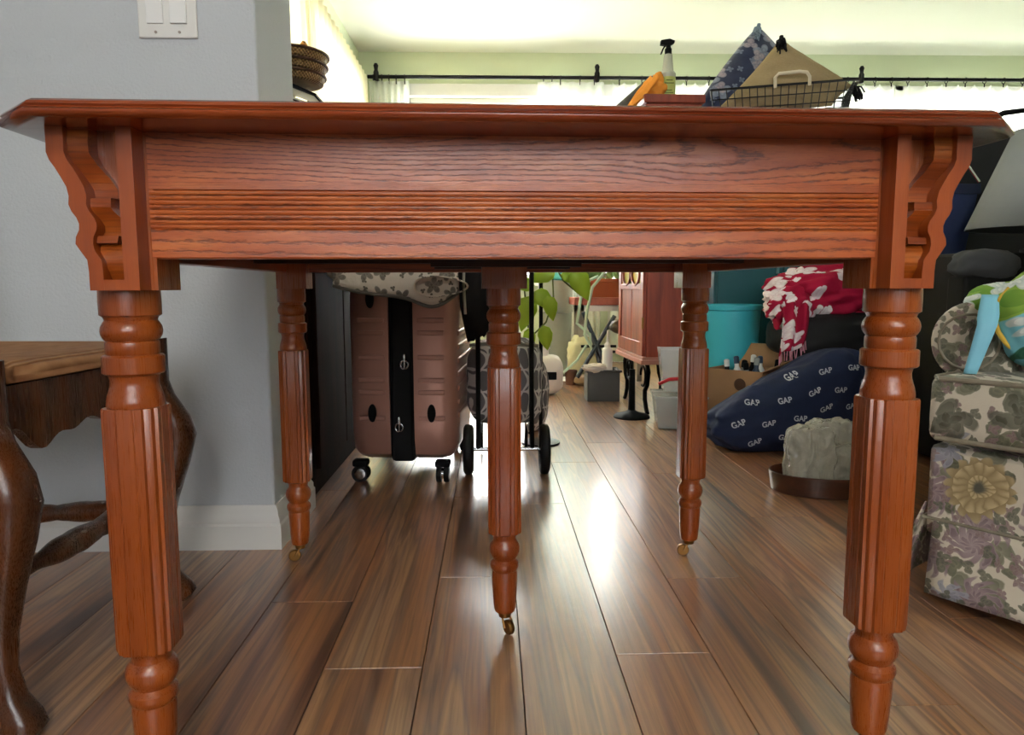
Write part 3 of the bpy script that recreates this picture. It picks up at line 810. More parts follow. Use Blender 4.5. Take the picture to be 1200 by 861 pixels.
def leaf(mb, p, d, L, w, nrm):
    d = Vector(d).normalized(); n_ = Vector(nrm).normalized(); s_ = d.cross(n_).normalized(); n_ = s_.cross(d)
    P = [(0, 0), (.12, .75), (.35, 1.), (.6, .8), (.82, .42), (1, 0)]
    vs = []
    for t_, ww in P:
        c = Vector(p)+d*L*t_-n_*L*.25*t_*t_
        vs.append((mb._v(c-s_*w*ww+n_*w*.25*ww), mb._v(c), mb._v(c+s_*w*ww+n_*w*.25*ww)))
    for a, b in zip(vs, vs[1:]):
        mb.bm.faces.new((a[0], a[1], b[1], b[0])); mb.bm.faces.new((a[1], a[2], b[2], b[1]))
def leaf_obj(p, d, L, w, nrm, par, m=None):
    mb = MB(); leaf(mb, p, d, L, w, nrm); return mb.build('leaf', m or M_leaf, par, smooth=60, solid=.0012)
vines = [[(-.03, -.06, .12), (-.06, -.09, .02), (-.07, -.10, -.1), (-.06, -.10, -.2), (-.05, -.10, -.30)],
         [(.0, -.06, .12), (.0, -.10, .04), (.03, -.11, -.08), (.035, -.11, -.2), (.01, -.11, -.28), (-.05, -.11, -.34)],
         [(.04, -.06, .12), (.07, -.09, .02), (.10, -.10, -.08), (.12, -.10, -.13)],
         [(.02, -.06, .12), (.05, -.09, .02), (.03, -.10, -.07), (.07, -.10, -.14), (.13, -.1, -.19)]]
for v in vines: MB().tube(v, .0028, 6).build('vine', M_stem, t)
for p, d, L, w in [((-.045, -.115, -.19), (-.25, -.1, -1), .125, .036), ((-.03, -.115, -.175), (.6, -.1, -.5), .09, .030), ((-.03, -.12, -.155), (-.7, -.2, .05), .08, .024),
                   ((.015, -.12, -.19), (.25, 0, -1), .09, .026), ((.10, -.115, -.10), (.55, -.1, -1), .12, .036), ((.04, -.12, -.11), (-.9, 0, -.25), .10, .028), ((.0, -.12, -.29), (.2, 0, -1), .09, .026),
                   ((.06, -.11, -.12), (1, 0, -.1), .08, .026), ((-.05, -.115, -.30), (.1, -.1, -1), .08, .022), ((.04, -.1, .1), (.3, -.3, 1), .09, .03), ((-.05, -.1, .1), (-.4, -.3, 1), .09, .03)]:
    leaf_obj(p, d, L, w, (0, -1, .2), t)

# ------------------------------------------------------------------ far left-centre clutter near the window wall
M_binclr = plain('grey_green_plastic', '#8f9384', .45, nz=.06)
t = thing('grey_bin', 'tall grey-green plastic bin with lid line near the window wall', 'bin', (.405, 4.62, 0))
MB().lathe([(.085, .0), (.095, .01), (.105, .40), (.112, .405), (.112, .425), (.11, .43), (.112, .60), (.104, .605)], n=36).build('body', M_binclr, t)
t = thing('teal_bowl', 'teal glass bowl on top of the grey-green bin', 'bowl', (.405, 4.62, .605))
MB().lathe([(.05, 0), (.085, .012), (.125, .05), (.14, .085), (.134, .085), (.118, .052), (.08, .018), (.03, .008)], n=36).build('bowl', G('teal_glass', .08, trans=.6).color('#9ae6dc').m, t)
t = thing('white_jug', 'small white plastic jug with black label on the floor beside the cart', 'jug', (.285, 3.75, 0))
MB().blob((0, 0, .105), (.085, .06, .105), .10, 1.5, 2, 4, 3., flat=.002).lathe([(.03, .19), (.028, .24), (.034, .24), (.034, .26), (.0, .262)], (-.02, 0, 0), n=18).build('body', plain('jug_white', '#e6e0da', .4), t, smooth=60)
MB().box((-.035, -.068, .085), (.045, -.058, .125)).build('label', M_black, t, smooth=0, bevel=.003)
bench = thing('potting_bench', 'reddish wooden plant bench with white frame under the terracotta planter', 'bench', (.68, 4.35, 0))
MB().box((-.2, -.13, .455), (.24, .17, .50)).build('board', plain('pink_wood', '#a05848', .6, nz=.35, nsc=30, bump=.3), bench, smooth=0, bevel=.004)
MB().box((-.17, -.11, .42), (.21, -.09, .455)).box((-.17, .13, .42), (.21, .15, .455)).build('rail', M_trim, bench, smooth=0)
for x in (-.17, .18):
    for y in (-.11, .13): MB().box((x, y, 0), (x+.03, y+.025, .455)).build('leg', plain('bench_leg', '#8c8378', .6), bench, smooth=0)
MB().box((-.15, -.1, .17), (.19, -.085, .185)).build('lower_rail', M_blackm, bench, smooth=0)
t = thing('terracotta_planter', 'rectangular terracotta planter standing on the wooden plant bench', 'planter', (.69, 4.35, .50))
MB().rings([[(-.11, -.06, 0), (.13, -.06, 0), (.13, .06, 0), (-.11, .06, 0)], [(-.125, -.07, .09), (.145, -.07, .09), (.145, .07, .09), (-.125, .07, .09)], [(-.132, -.076, .09), (.152, -.076, .09), (.152, .076, .09), (-.132, .076, .09)], [(-.132, -.076, .11), (.152, -.076, .11), (.152, .076, .11), (-.132, .076, .11)]]).build('pot', M_terra, t, smooth=0, bevel=.003)
M_leaf2 = plain('sage_leaf', '#7d9a58', .6, nz=.3, nsc=12)
random.seed(3)
for k in range(22):
    a = random.uniform(0, 2*PI)
    leaf_obj((random.uniform(-.1, .12), random.uniform(-.05, .03), .108), (math.cos(a)*.6, math.sin(a)*.5, 1.), random.uniform(.06, .11), .02, (0, -1, .3), t, M_leaf2)
# garden hose, x-shaped stand, tote, watering can, bottle, crate
t = thing('coiled_hose', 'pale green garden hose looping down in front of the bench', 'hose', (.52, 4.0, 0))
MB().tube([(.12, .1, .62), (.10, .0, .64), (.03, -.03, .56), (.0, -.03, .42), (-.01, -.03, .30), (.03, -.02, .22), (.02, -.02, .30), (-.05, 0, .36), (-.03, 0, .5), (.02, .01, .60), (.07, .02, .62)], .009, 8).tube([(.0, -.03, .24), (-.05, -.04, .16), (-.14, -.05, .08), (-.22, -.05, .04), (-.28, -.06, .012)], .008, 8).build('hose', plain('hose_pale', '#a8bfa6', .5), t)
t = thing('folding_stand', 'dark grey folding stand with crossed legs beside the pale tote', 'stand', (.60, 4.05, 0))
for q in (((-.09, 0, .42), (.09, 0, .01)), ((.09, 0, .40), (-.12, 0, .05)), ((-.03, .07, .3), (.05, .07, .0))):
    MB().tube(q, .012, 8).build('leg', plain('slate_blue', '#39434c', .5), t)
MB().box((-.1, -.005, .22), (.1, .01, .235)).build('cross_bar', M_blackm, t, smooth=0)
t = thing('pale_tote', 'pale yellow fabric tote slumped on the floor under the bench', 'bag', (.53, 4.24, 0))
MB().blob((0, 0, .13), (.085, .06, .14), .22, 2.2, 6, 4, 2.6, flat=.002).build('body', plain('pale_yellow', '#cfcaa0', .8, nz=.12, nsc=20), t, smooth=70)
t = thing('watering_can', 'dark bronze watering can hanging at the end of the bench', 'watering can', (.70, 3.93, .0))
MB().blob((0, 0, .345), (.06, .05, .04), .1, 2, 3, 4).build('body', plain('bronze', '#4a4036', .45, .4, nz=.3), t, smooth=70)
MB().tube([(.04, 0, .33), (.05, 0, .2), (.06, 0, .0)], .022, 10).build('post', M_black, t)
t = thing('plastic_boot', 'beige rubber clog lying on the floor by the grey crate', 'shoe', (.545, 4.08, 0))
MB().blob((0, 0, .03), (.075, .035, .035), .12, 2., 2, 4, 2.3, flat=.002).build('upper', plain('beige_rubber', '#a98e6c', .6), t, smooth=70)
t = thing('grey_crate', 'small dark grey plastic crate holding the white bottle', 'crate', (.545, 3.56, 0))
M_gr = plain('crate_grey', '#4d4f50', .6, nz=.1)
MB().box((-.075, -.06, .0), (.075, .06, .008)).box((-.08, -.065, 0), (-.074, .065, .15)).box((.074, -.065, 0), (.08, .065, .15)).box((-.08, -.065, 0), (.08, -.059, .15)).box((-.08, .059, 0), (.08, .065, .15)).build('tub', M_gr, t, smooth=0, bevel=.002)
MB().tube([(-.085, -.07, .15), (.085, -.07, .15), (.085, .07, .15), (-.085, .07, .15), (-.085, -.07, .15)], .007, 6).build('rim', M_gr, t)
t = thing('white_nozzle_bottle', 'tall white bottle with thin nozzle standing in the grey crate', 'bottle', (.57, 3.55, .009))
MB().lathe([(.024, 0), (.026, .01), (.026, .24), (.022, .25), (.015, .255), (.015, .27), (.006, .28), (.004, .34)], n=20).build('body', plain('bottle_white', '#e3e1dc', .35), t)
t = thing('white_rag', 'white cloth draped over the rim of the grey crate', 'cloth', (.50, 3.50, .157))
MB().blob((0, 0, .01), (.06, .03, .022), .3, 3, 7, 4).build('cloth', plain('rag_white', '#d9d3c8', .8), t, smooth=70)
t = thing('paper_scrap', 'white paper scrap lying near the window on the floor', 'paper', (.43, 4.35, .0005))
MB().grid(lambda u, v: (.20*(u-.5), .22*(v-.5), .004+.006*math.sin(u*5)*math.sin(v*4)), 8, 8).build('sheet', plain('paper_white', '#efece4', .7), t, solid=.001)
t = thing('small_brown_pot', 'small brown flowerpot on the floor beside the bin', 'pot', (.45, 4.12, 0))
MB().lathe([(.028, 0), (.034, .07), (.037, .07), (.037, .085), (.03, .085), (.026, .02)], n=20).build('pot', plain('brown_pot', '#6d4a35', .7), t)

# ------------------------------------------------------------------ red-brown cabinet on a metal stand
M_cab = oak('mahogany_cabinet', '#5a2015', '#8c3a24', '#a34a30', 'Z', rough=.35, coat=.25, pore=.2, cath=False)
cb = thing('glass_door_cabinet', 'tall red-brown cabinet with glass tracery door on black iron legs', 'cabinet', (.655, 3.10, 0), R(2))
D_, B_, T_ = .52, .245, 1.325
MB().box((.012, 0, B_), (.225, D_, T_)).build('body', M_cab, cb, smooth=0, bevel=.002)
MB().box((-.012, -.012, B_-.02), (.235, D_+.012, B_)).box((-.006, -.006, B_), (.23, D_+.006, B_+.012)).build('base_moulding', plain('cab_pale_edge', '#a97466', .5), cb, smooth=0, bevel=.002)
MB().box((-.02, -.02, T_), (.24, D_+.02, T_+.035)).box((-.008, -.008, T_-.02), (.228, D_+.008, T_)).build('cornice', M_cab, cb, smooth=0, bevel=.004)
dr = MB()
z0, z1 = B_+.015, T_-.025
dr.box((-.004, .01, z0), (.012, .06, z1)).box((-.004, D_-.06, z0), (.012, D_-.01, z1)).box((-.004, .06, z0), (.012, D_-.06, z0+.06)).box((-.004, .06, z1-.06), (.012, D_-.06, z1)).box((-.004, .06, z0+.29), (.012, D_-.06, z0+.315))
dr = dr.build('door', M_cab, cb, smooth=0, bevel=.002)
MB().box((.002, .06, z0+.06), (.010, D_-.06, z0+.29)).build('lower_panel', M_cab, dr, smooth=0)
MB().box((.0, .245, z0+.06), (.010, .255, z0+.29)).build('panel_bead', M_cab, dr, smooth=0)
MB().box((.003, .06, z0+.315), (.008, D_-.06, z1-.06)).build('glass', plain('amber_glass', '#c9b46a', .1, spec=.6), dr, smooth=0)
for yc in (.16, .34):
    pts = [(-.003, yc+.075*math.cos(a), z0+.36+.05*math.sin(a)) for a in [R(180+180*k/12) for k in range(13)]]
    pts = [(-.003, yc-.06, z0+.62)]+pts+[(-.003, yc+.06, z0+.62)]
    MB().tube(pts, .006, 6).build('tracery', M_cab, dr)
for z in (z0+.12, z1-.12): MB().box((-.008, .004, z), (.0, .012, z+.05)).build('hinge', M_brass, dr, smooth=0)
for (x, y) in ((.03, .05), (.2, .05), (.03, D_-.05), (.2, D_-.05)):
    sg = 1 if y < .2 else -1
    P = [(x, y, .226), (x, y-sg*.03, .19), (x, y-sg*.01, .13), (x, y+sg*.03, .10), (x, y+sg*.03, .06), (x, y, .02), (x, y-sg*.02, .004)]
    MB().tube(P, .010, 8).tube(arc((x, y+sg*.07, .16), .045, 0, 290, 16, 'yz'), .006, 6).build('iron_leg', M_blackm, cb)
t = thing('pedestal_base', 'black round pedestal foot with short post in front of the red-brown cabinet', 'stand', (.60, 3.06, 0))
MB().lathe([(.078, 0), (.078, .006), (.07, .014), (.03, .024), (.014, .034)], n=36).build('disc', M_black, t)
MB().tube([(0, 0, .03), (0, 0, .21)], [.016, .013], 12).build('post', M_black, t)
# on top of the cabinet
ZT = T_+.035
t = thing('spray_bottle', 'spray bottle with black trigger and yellow-green label on the cabinet', 'bottle', (.765, 3.22, ZT))
MB().lathe([(.030, 0), (.033, .004), (.033, .105), (.034, .112), (.034, .118), (.024, .13), (.021, .16), (.018, .195), (.014, .20)], n=28).build('body', plain('clear_grey_plastic', '#b9bba8', .25), t)
MB().lathe([(.0336, .01), (.0336, .10)], n=28, caps=False).build('label', plain('lime_label', '#b7c06a', .5), t)
for z, w in ((.082, .014), (.07, .02), (.04, .012), (.03, .018)):
    MB().box((-w, -.0348, z), (w, -.0330, z+.004)).build('label_print', plain('label_ink', '#6f7a3a', .6), t, smooth=0)
MB().lathe([(.015, .198), (.015, .222), (.011, .226), (.010, .236)], n=18).prism([(-.035, .238), (-.033, .256), (.004, .262), (.026, .254), (.024, .244), (.010, .236), (-.012, .234)], -.010, .010, 'Y').prism([(-.018, .236), (-.026, .222), (-.034, .200), (-.029, .199), (-.02, .22), (-.010, .234)], -.006, .006, 'Y').build('trigger', M_black, t, smooth=30)
t = thing('orange_cloth', 'bright orange microfibre cloth crumpled on the cabinet top', 'cloth', (.70, 3.20, ZT))
mo = plain('orange_microfibre', '#ee9a3a', .9, nz=.1, nsc=60, bump=.4)
MB().blob((0, 0, .045), (.052, .04, .046), .3, 2.6, 3, 4, flat=.001).blob((.02, .0, .085), (.024, .02, .036), .3, 3, 5, 3).build('crumple', mo, t, smooth=70)
def hang(u, v):
    x = -.03-.10*v+.03*u*(1-v*.4); return (x, -.045-.06*(u)+.02*math.sin(v*5), .075-.125*v+.014*math.sin(u*10+v*3))
MB().grid(hang, 12, 14).build('hanging_corner', mo, t, smooth=80, solid=.006)
t = thing('grey_felt_bag', 'dark grey felt bag slumped at the back of the cabinet top', 'bag', (.70, 3.48, ZT))
MB().prism([(-.15, .0), (.14, .0), (.14, .17), (.03, .165), (-.13, .03)], -.08, .08, 'Y').build('body', plain('felt_grey', '#555653', .85), t, smooth=50, bevel=.02, seg=4)

# ------------------------------------------------------------------ teal storage cabinet, basket and pillows on it
t = thing('teal_locker', 'tall dark teal storage locker behind the turquoise bin and cardboard box', 'cabinet', (1.32, 3.46, 0))
mt = plain('dark_teal', '#1f5960', .45, nz=.08, nsc=3)
MB().box((-.31, -.19, .0), (.31, .20, 1.285)).build('body', mt, t, smooth=0, bevel=.008)
for x0, x1 in ((-.30, -.003), (.003, .30)):
    d = MB().box((x0, -.204, .04), (x1, -.19, 1.25)).build('door', mt, t, smooth=0, bevel=.004)
    MB().box((x0+.02 if x0 > 0 else x1-.032, -.216, .62), (x0+.032 if x0 > 0 else x1-.02, -.204, .74)).build('handle', plain('teal_light', '#5a8f8f', .4), d, smooth=0, bevel=.002)
BZ = 1.288
KS = 1.18
bk = thing('wire_basket', 'black wire basket holding two pillows above the table top', 'basket', (1.09*KS, 2.80*KS, BZ), R(-18)); bk.scale = (KS, KS, KS)
hw, hd, hh = .245, .13, .11
mb = MB()
def rect(w, d, z): return [(-w, -d, z), (w, -d, z), (w, d, z), (-w, d, z), (-w, -d, z)]
for k, z in enumerate((.006, .04, .075, .11)):
    s_ = .93+.07*z/.11
    mb.tube(rect(hw*s_, hd*s_, z), .0045 if z in (.11,) else .0022, 6)
for i in range(19):
    x = -1+2*i/18
    for sy in (-1, 1): mb.tube([(x*hw*.93, sy*hd*.93, .006), (x*hw, sy*hd, .11)], .0018, 5)
    mb.tube([(x*hw*.93, -hd*.93, .006), (x*hw*.93, hd*.93, .006)], .0018, 5)
for i in range(9):
    y = -1+2*i/8
    for sx in (-1, 1): mb.tube([(sx*hw*.93, y*hd*.93, .006), (sx*hw, y*hd, .11)], .0018, 5)
mb.build('wire_cage', M_blackm, bk, smooth=60)
MB().tube([(-.02, -hd-.005, .10), (-.022, -hd-.008, .135), (-.01, -hd-.009, .148), (.06, -hd-.009, .150), (.085, -hd-.009, .145), (.095, -hd-.008, .13), (.096, -hd-.005, .10)], .006, 10).build('handle', plain('cream_wood', '#ddd0b8', .5), bk)
MB().box((-.23, -.13, .008), (.24, .135, .016)).build('liner', plain('liner_white', '#dedbd2', .8), bk, smooth=0)

def pillow(name, label, loc, cor, th, m, tassels, seed, rz=0., pin=.05):
    """cor: four corners (x, y, z) going round; an inflated quad with pinched corners"""
    t = thing(name, label, 'pillow', (loc[0]*KS, loc[1]*KS, .5625+(loc[2]-.5625)*KS), rz); t.scale = (KS, KS, KS)
    n = 28; mb = MB(); K = [Vector(c) for c in cor]
    nrm = (K[1]-K[0]).cross(K[3]-K[0]).normalized()
    if nrm.y > 0: nrm = -nrm
    mid = sum(K, Vector())/4
    def P(u, v, s_):
        p = K[0].lerp(K[1], u).lerp(K[3].lerp(K[2], u), v)
        a, b = u*2-1, v*2-1
        e = max(0, (1-abs(a)**2.6))**.6*max(0, (1-abs(b)**2.6))**.6
        edge = max(abs(a), abs(b)); o_ = min(abs(a), abs(b))
        p = p+(mid-p)*pin*(1-o_**2)*edge**3
        w = .010*mn.noise(Vector((a*2.5+seed, b*2.5, s_)))*e+.004*mn.noise(Vector((a*7+seed, b*7, s_)))*e
        return tuple(p+nrm*(s_*th/2*e+w))
    mb.grid(lambda u, v: P(u, v, -1), n, n).grid(lambda u, v: P(u, v, 1), n, n)
    bmesh.ops.remove_doubles(mb.bm, verts=mb.bm.verts, dist=1e-5)
    mb.build('cover', m, t, smooth=80)
    for ci, tm, L, dr_ in tassels:
        d = Vector(dr_).normalized(); tb = MB()
        p = K[ci]+nrm*.012
        tb.tube([tuple(p), tuple(p+d*.014)], .008, 8)
        rnd_ = random.Random(seed+ci)
        for k in range(30):
            off = Vector((rnd_.uniform(-1, 1), rnd_.uniform(-1, 1), rnd_.uniform(-1, 1)))*.018
            tb.tube([tuple(p+d*.010), tuple(p+d*L*.5+off*.8), tuple(p+d*L+off)], .003, 5)
        tb.build('tassel', tm, t)
    return t
g = G('blue_flower_print', .85, spec=.2, sheen=.2); x, y, z = g.xyz(g.co())
c = g.mix(g.noise(g.co(), 40.), '#2a3047', '#39415c')
for sc_, sd, sz, pt, b_, e_, dn in ((11., 1, .46, 4, '#8f97a8', '#5d667c', .85), (15., 2.4, .42, 3, '#a99da3', '#6c6d82', .6), (26, 5.5, .36, 4, '#7b849a', '#4d566c', .5)):
    m_, cc = g.flowers(x, z, sc_, sd, sz, pt, b_, e_, dn); c = g.mix(g.math('MULTIPLY', m_, .9), c, cc)
g.color(c); g.bump(g.noise(g.co(), 150.), .3); M_bluef = g.m
g = G('tan_linen', .9, spec=.15); o = g.co()
g.color(g.mix(g.noise(g.scale(o, (40, 40, 160)), 3., 3.), '#94805f', '#ae9a78')); g.bump(g.math('ADD', g.noise(o, 6., 3.), g.math('MULTIPLY', g.noise(o, 220.), .3)), .35, .01); M_tan = g.m
M_tasb = plain('tassel_blue', '#7f8fa2', .9, nz=.2, nsc=200); M_task = plain('tassel_black', '#141416', .9)
PX, PY = 1.05, 2.86
pillow('blue_pillow', 'dark blue flower print pillow with grey-blue tassels leaning left in basket', (PX, PY, 1.2),
       [(-.285, .02, .0), (.12, .05, -.01), (.19, .14, .20), (.015, .12, .395)], .15, M_bluef, [(0, M_tasb, .075, (-.1, -.3, -1)), (3, M_tasb, .075, (-.35, -.6, -1))], 3, pin=-.10)
pillow('tan_pillow', 'tan linen pillow with black tassels propped in the wire basket', (PX, PY-.06, 1.2),
       [(-.21, -.02, .015), (.20, -.10, .02), (.29, -.07, .10), (.04, .0, .29)], .12, M_tan, [(3, M_task, .065, (-.1, -.5, -1)), (2, M_task, .055, (.1, -.4, -1))], 8)

# ------------------------------------------------------------------ bins, box and bag right of the rear leg
t = thing('turquoise_bin', 'bright turquoise plastic bin beside the red-brown cabinet', 'bin', (1.035, 3.10, .0))
mq = plain('turquoise_plastic', '#3fb3c4', .4, nz=.05, nsc=4)
MB().lathe([(.094, 0), (.098, .004), (.122, .46), (.128, .464), (.129, .482), (.124, .486), (.120, .48), (.094, .02), (.0, .012)], n=48).build('tub', mq, t)
M_card = plain('cardboard', '#9d7a58', .85, nz=.07, nsc=20, bump=.15)
bx = thing('cardboard_box', 'open cardboard box of small bottles behind the navy bag', 'box', (.94, 2.80, 0), R(-44))
w_, d_, h_ = .13, .20, .235
tb = .006
for a, b in (((-.10, 0, 0), (w_, tb, h_)), ((-.10, d_-tb, 0), (w_, d_, h_)), ((-.10, 0, 0), (-.10+tb, d_, h_)), ((w_-tb, 0, 0), (w_, d_, h_)), ((-.10, 0, 0), (w_, d_, tb))):
    MB().box(a, b).build('side_panel', M_card, bx, smooth=0)
MB().grid(lambda u, v: (w_+.10*v, .0+d_*u, h_+.05*v), 6, 3).build('flap', M_card, bx, solid=.004)
MB().grid(lambda u, v: (-.10+(w_+.1)*u, d_+.05*v, h_+.09*v), 6, 3).build('flap', M_card, bx, solid=.004)
MB().grid(lambda u, v: (-.10-.025*v, 0+d_*u, h_-.05*v), 6, 3).build('flap', M_card, bx, solid=.004)
mk = plain('box_print', '#5b4332', .8)
MB().lathe([(.024, 0), (.024, -.001), (.018, -.001), (.018, 0)], (.04, -.0005, .18), 'Y', 28).box((.028, -.0012, .176), (.052, -.0002, .184)).build('printed_mark', mk, bx, smooth=0)
MB().box((.02, -.0012, .10), (.09, -.0002, .103)).box((.02, -.0012, .06), (.08, -.0002, .063)).build('printed_mark', mk, bx, smooth=0)
ML = {0: plain('bottle_clear', '#9ca6a8', .15, spec=.8), 1: plain('bottle_blue', '#3a4d66', .3), 2: plain('bottle_pale', '#d8dbdc', .3), 3: M_black}
random.seed(7)
spots = [(.0, .09, 0, .255, 20), (.05, .07, 2, .27, -15), (.09, .10, 1, .265, 8), (.13, .06, 0, .25, -25), (.03, .16, 3, .27, 10), (.10, .18, 2, .265, -8), (.17, .13, 0, .26, 15), (-.04, .11, 3, .25, -12)]
desc = ['clear bottle at the front left', 'pale bottle at the front', 'blue bottle in the middle', 'clear bottle at the front right', 'black bottle toward the back', 'pale bottle toward the back', 'clear bottle at the right edge', 'black bottle at the left edge']
for i, (x, y, k, h_b, tl) in enumerate(spots):
    wpt = Matrix.Rotation(R(-44), 4, 'Z') @ Vector((x*.75-.02, y, 0))
    t = thing('small_bottle', desc[i]+' of the open cardboard box', 'bottle', (.94+wpt.x, 2.80+wpt.y, .008), group='bottles in the cardboard box')
    t.rotation_euler = (R(tl*.25), R(tl*.3), 0)
    MB().lathe([(.018, 0), (.020, .004), (.020, h_b-.06), (.009, h_b-.035), (.009, h_b-.02)], n=16).build('body', ML[k], t)
    MB().lathe([(.011, h_b-.022), (.011, h_b+.004), (.006, h_b+.008)], n=14).build('cap', ML[(k+3) % 4], t)

# navy bag with lettering
nb = thing('navy_bag', 'navy blue fabric bag printed with repeated small white lettering on the floor', 'bag', (.89, 2.43, 0))
mnv = plain('navy_fabric', '#1a2544', .85, nz=.15, nsc=60, bump=.3, bd=.003)
mb = MB()
mb.blob((.13, .03, .12), (.29, .115, .135), .13, 1.7, 12, 5, 2.6, flat=.002, rz=R(8))
for v in mb.bm.verts:
    k = max(0, (v.co.x+.13)/.5)
    if v.co.z > .02: v.co.z *= .62+.95*k
    if v.co.x < 0: v.co.z *= 1.05
bvh = BVHTree.FromBMesh(mb.bm)
mb.build('body', mnv, nb, smooth=80)
tc = bpy.data.curves.new('lettering', 'FONT'); tc.body = 'GAP'; tc.size = .025; tc.align_x = 'CENTER'; tc.align_y = 'CENTER'; tc.offset = .0006
to = bpy.data.objects.new('lettering', tc); C.objects.link(to)
bpy.context.view_layer.update()
me = bpy.data.meshes.new_from_object(to.evaluated_get(bpy.context.evaluated_depsgraph_get()))
bpy.data.objects.remove(to)
mwl = plain('print_white', '#b9bcc6', .8)
rnd_ = random.Random(5)
LP = [(-.13+.105*i+(.052 if j % 2 else 0)+rnd_.uniform(-.012, .012), .035+.062*j+.016*i+rnd_.uniform(-.01, .01), 10+14*math.sin(i*2.1+j)) for i in range(6) for j in range(5)]
for (px_, pz_, rr) in LP:
    lb = bmesh.new(); lb.from_mesh(me)
    bmesh.ops.triangulate(lb, faces=lb.faces)
    ok = True
    for v in lb.verts:
        q = Matrix.Rotation(R(rr), 2) @ Vector((v.co.x, v.co.y))
        h_ = bvh.ray_cast(Vector((px_+q.x, -1, pz_+q.y)), Vector((0, 1, 0)))
        if h_[0] is None: ok = False; break
        v.co = h_[0]+Vector((0, -.0012, 0))
    if ok:
        m2 = MB(); m2.bm.free(); m2.bm = lb; m2.build('lettering', mwl, nb, smooth=0)
    else: lb.free()

# clear bins
M_clear = G('clear_plastic', .12, trans=.0, alpha=.38).color('#cfd4d4').m
t = thing('clear_tub', 'clear plastic tub with red handle stacked by the rear right leg', 'tub', (.745, 2.87, .145), R(-8))
MB().rings([[(-.055, -.05, .0), (.06, -.05, .0), (.06, .06, .0), (-.055, .06, .0)], [(-.075, -.07, .17), (.08, -.07, .17), (.08, .08, .17), (-.075, .08, .17)], [(-.072, -.067, .17), (.077, -.067, .17), (.077, .077, .17), (-.072, .077, .17)], [(-.053, -.048, .004), (.058, -.048, .004), (.058, .058, .004), (-.053, .058, .004)]]).build('tub', M_clear, t, smooth=0, bevel=.004)
MB().tube([(-.078, -.072, .035), (-.04, -.088, .055), (.02, -.088, .06), (.08, -.075, .06)], .007, 8).build('handle', plain('red_plastic', '#b3202c', .4), t)
MB().box((.0, -.0665, .02), (.045, -.0635, .10)).build('label', plain('label_white', '#dcdcdc', .6), t, smooth=0)
t = thing('clear_lidded_bin', 'low clear bin full of dark items under the clear tub', 'bin', (.75, 2.86, 0), R(-8))
MB().rings([[(-.085, -.08, .002), (.085, -.08, .002), (.085, .09, .002), (-.085, .09, .002)], [(-.10, -.10, .125), (.10, -.10, .125), (.10, .11, .125), (-.10, .11, .125)], [(-.096, -.096, .125), (.096, -.096, .125), (.096, .106, .125), (-.096, .106, .125)], [(-.082, -.077, .006), (.082, -.077, .006), (.082, .087, .006), (-.082, .087, .006)]]).build('tub', M_clear, t, smooth=0, bevel=.004)
MB().box((-.105, -.105, .125), (.105, .115, .135)).build('lid', G('lid_clear', .2, alpha=.6).color('#b8bcbc').m, t, smooth=0, bevel=.003)
for i, (x, y, z, r_) in enumerate(((-.035, -.02, .05, .035), (.04, -.01, .05, .036), (0, .05, .05, .035))):
    o_ = MB().blob((0, 0, 0), (r_, r_*.8, r_), .2, 2.5, i, 3).build('dark_pouch', M_black, None, smooth=70)
    q = Matrix.Rotation(R(-8), 4, 'Z') @ Vector((x, y, z)); o_.location = (.75+q.x, 2.86+q.y, z)
    tag(o_, ['dark pouch at the left inside the low clear bin', 'dark pouch at the right inside the low clear bin', 'dark pouch at the back inside the low clear bin'][i], 'pouch', 'pouches in the clear bin')

# wooden tray with plastic bags and jar
t = thing('oval_tray', 'low dark wooden oval tray on the floor in front of the navy bag', 'tray', (.945, 1.93, 0))
mtr = oak('tray_wood', '#2a150c', '#4a2716', '#5f3420', 'X', rough=.4, coat=.2, cath=False)
MB().lathe([(.165, .0), (.17, .003), (.178, .055), (.174, .056), (.165, .010), (.0, .008)], n=48, sy=.62).build('dish', mtr, t)
mpb = G('plastic_bag', .18, spec=.9, alpha=.55); mpb.color(mpb.mix(mpb.noise(mpb.co(), 18., 5., .7, 1.), '#8d8b7c', '#dddacd')); mpb.bump(mpb.noise(mpb.scale(mpb.co(), (1., 1., .35)), 28., 3., .5, 1.), 1., .02); mpb = mpb.m
for i, (x, y, rx, rz, h) in enumerate(((-.075, -.01, .062, .085, .095), (.03, .0, .06, .055, .075), (.005, .04, .07, .09, .10))):
    o_ = MB().blob((0, 0, 0), (rx, .042, rz), .11, 2.6, 20+i, 5, 5., flat=-h+.012).build('plastic_bag', mpb, smooth=50)
    o_.location = (.945+x, 1.93+y, h)
    tag(o_, ['crumpled grey plastic bag at the left of the oval tray', 'small crumpled plastic bag at the right of the oval tray', 'taller crumpled plastic bag at the back of the oval tray'][i], 'plastic bag', 'plastic bags in the tray')
t = thing('tin_box', 'small dark flat tin lying at the right in the oval tray', 'tin', (1.055, 1.895, .012))
MB().box((-.035, -.028, 0), (.04, .03, .05)).build('body', plain('tin_grey', '#4b4a42', .4, .3), t, smooth=0, bevel=.006)

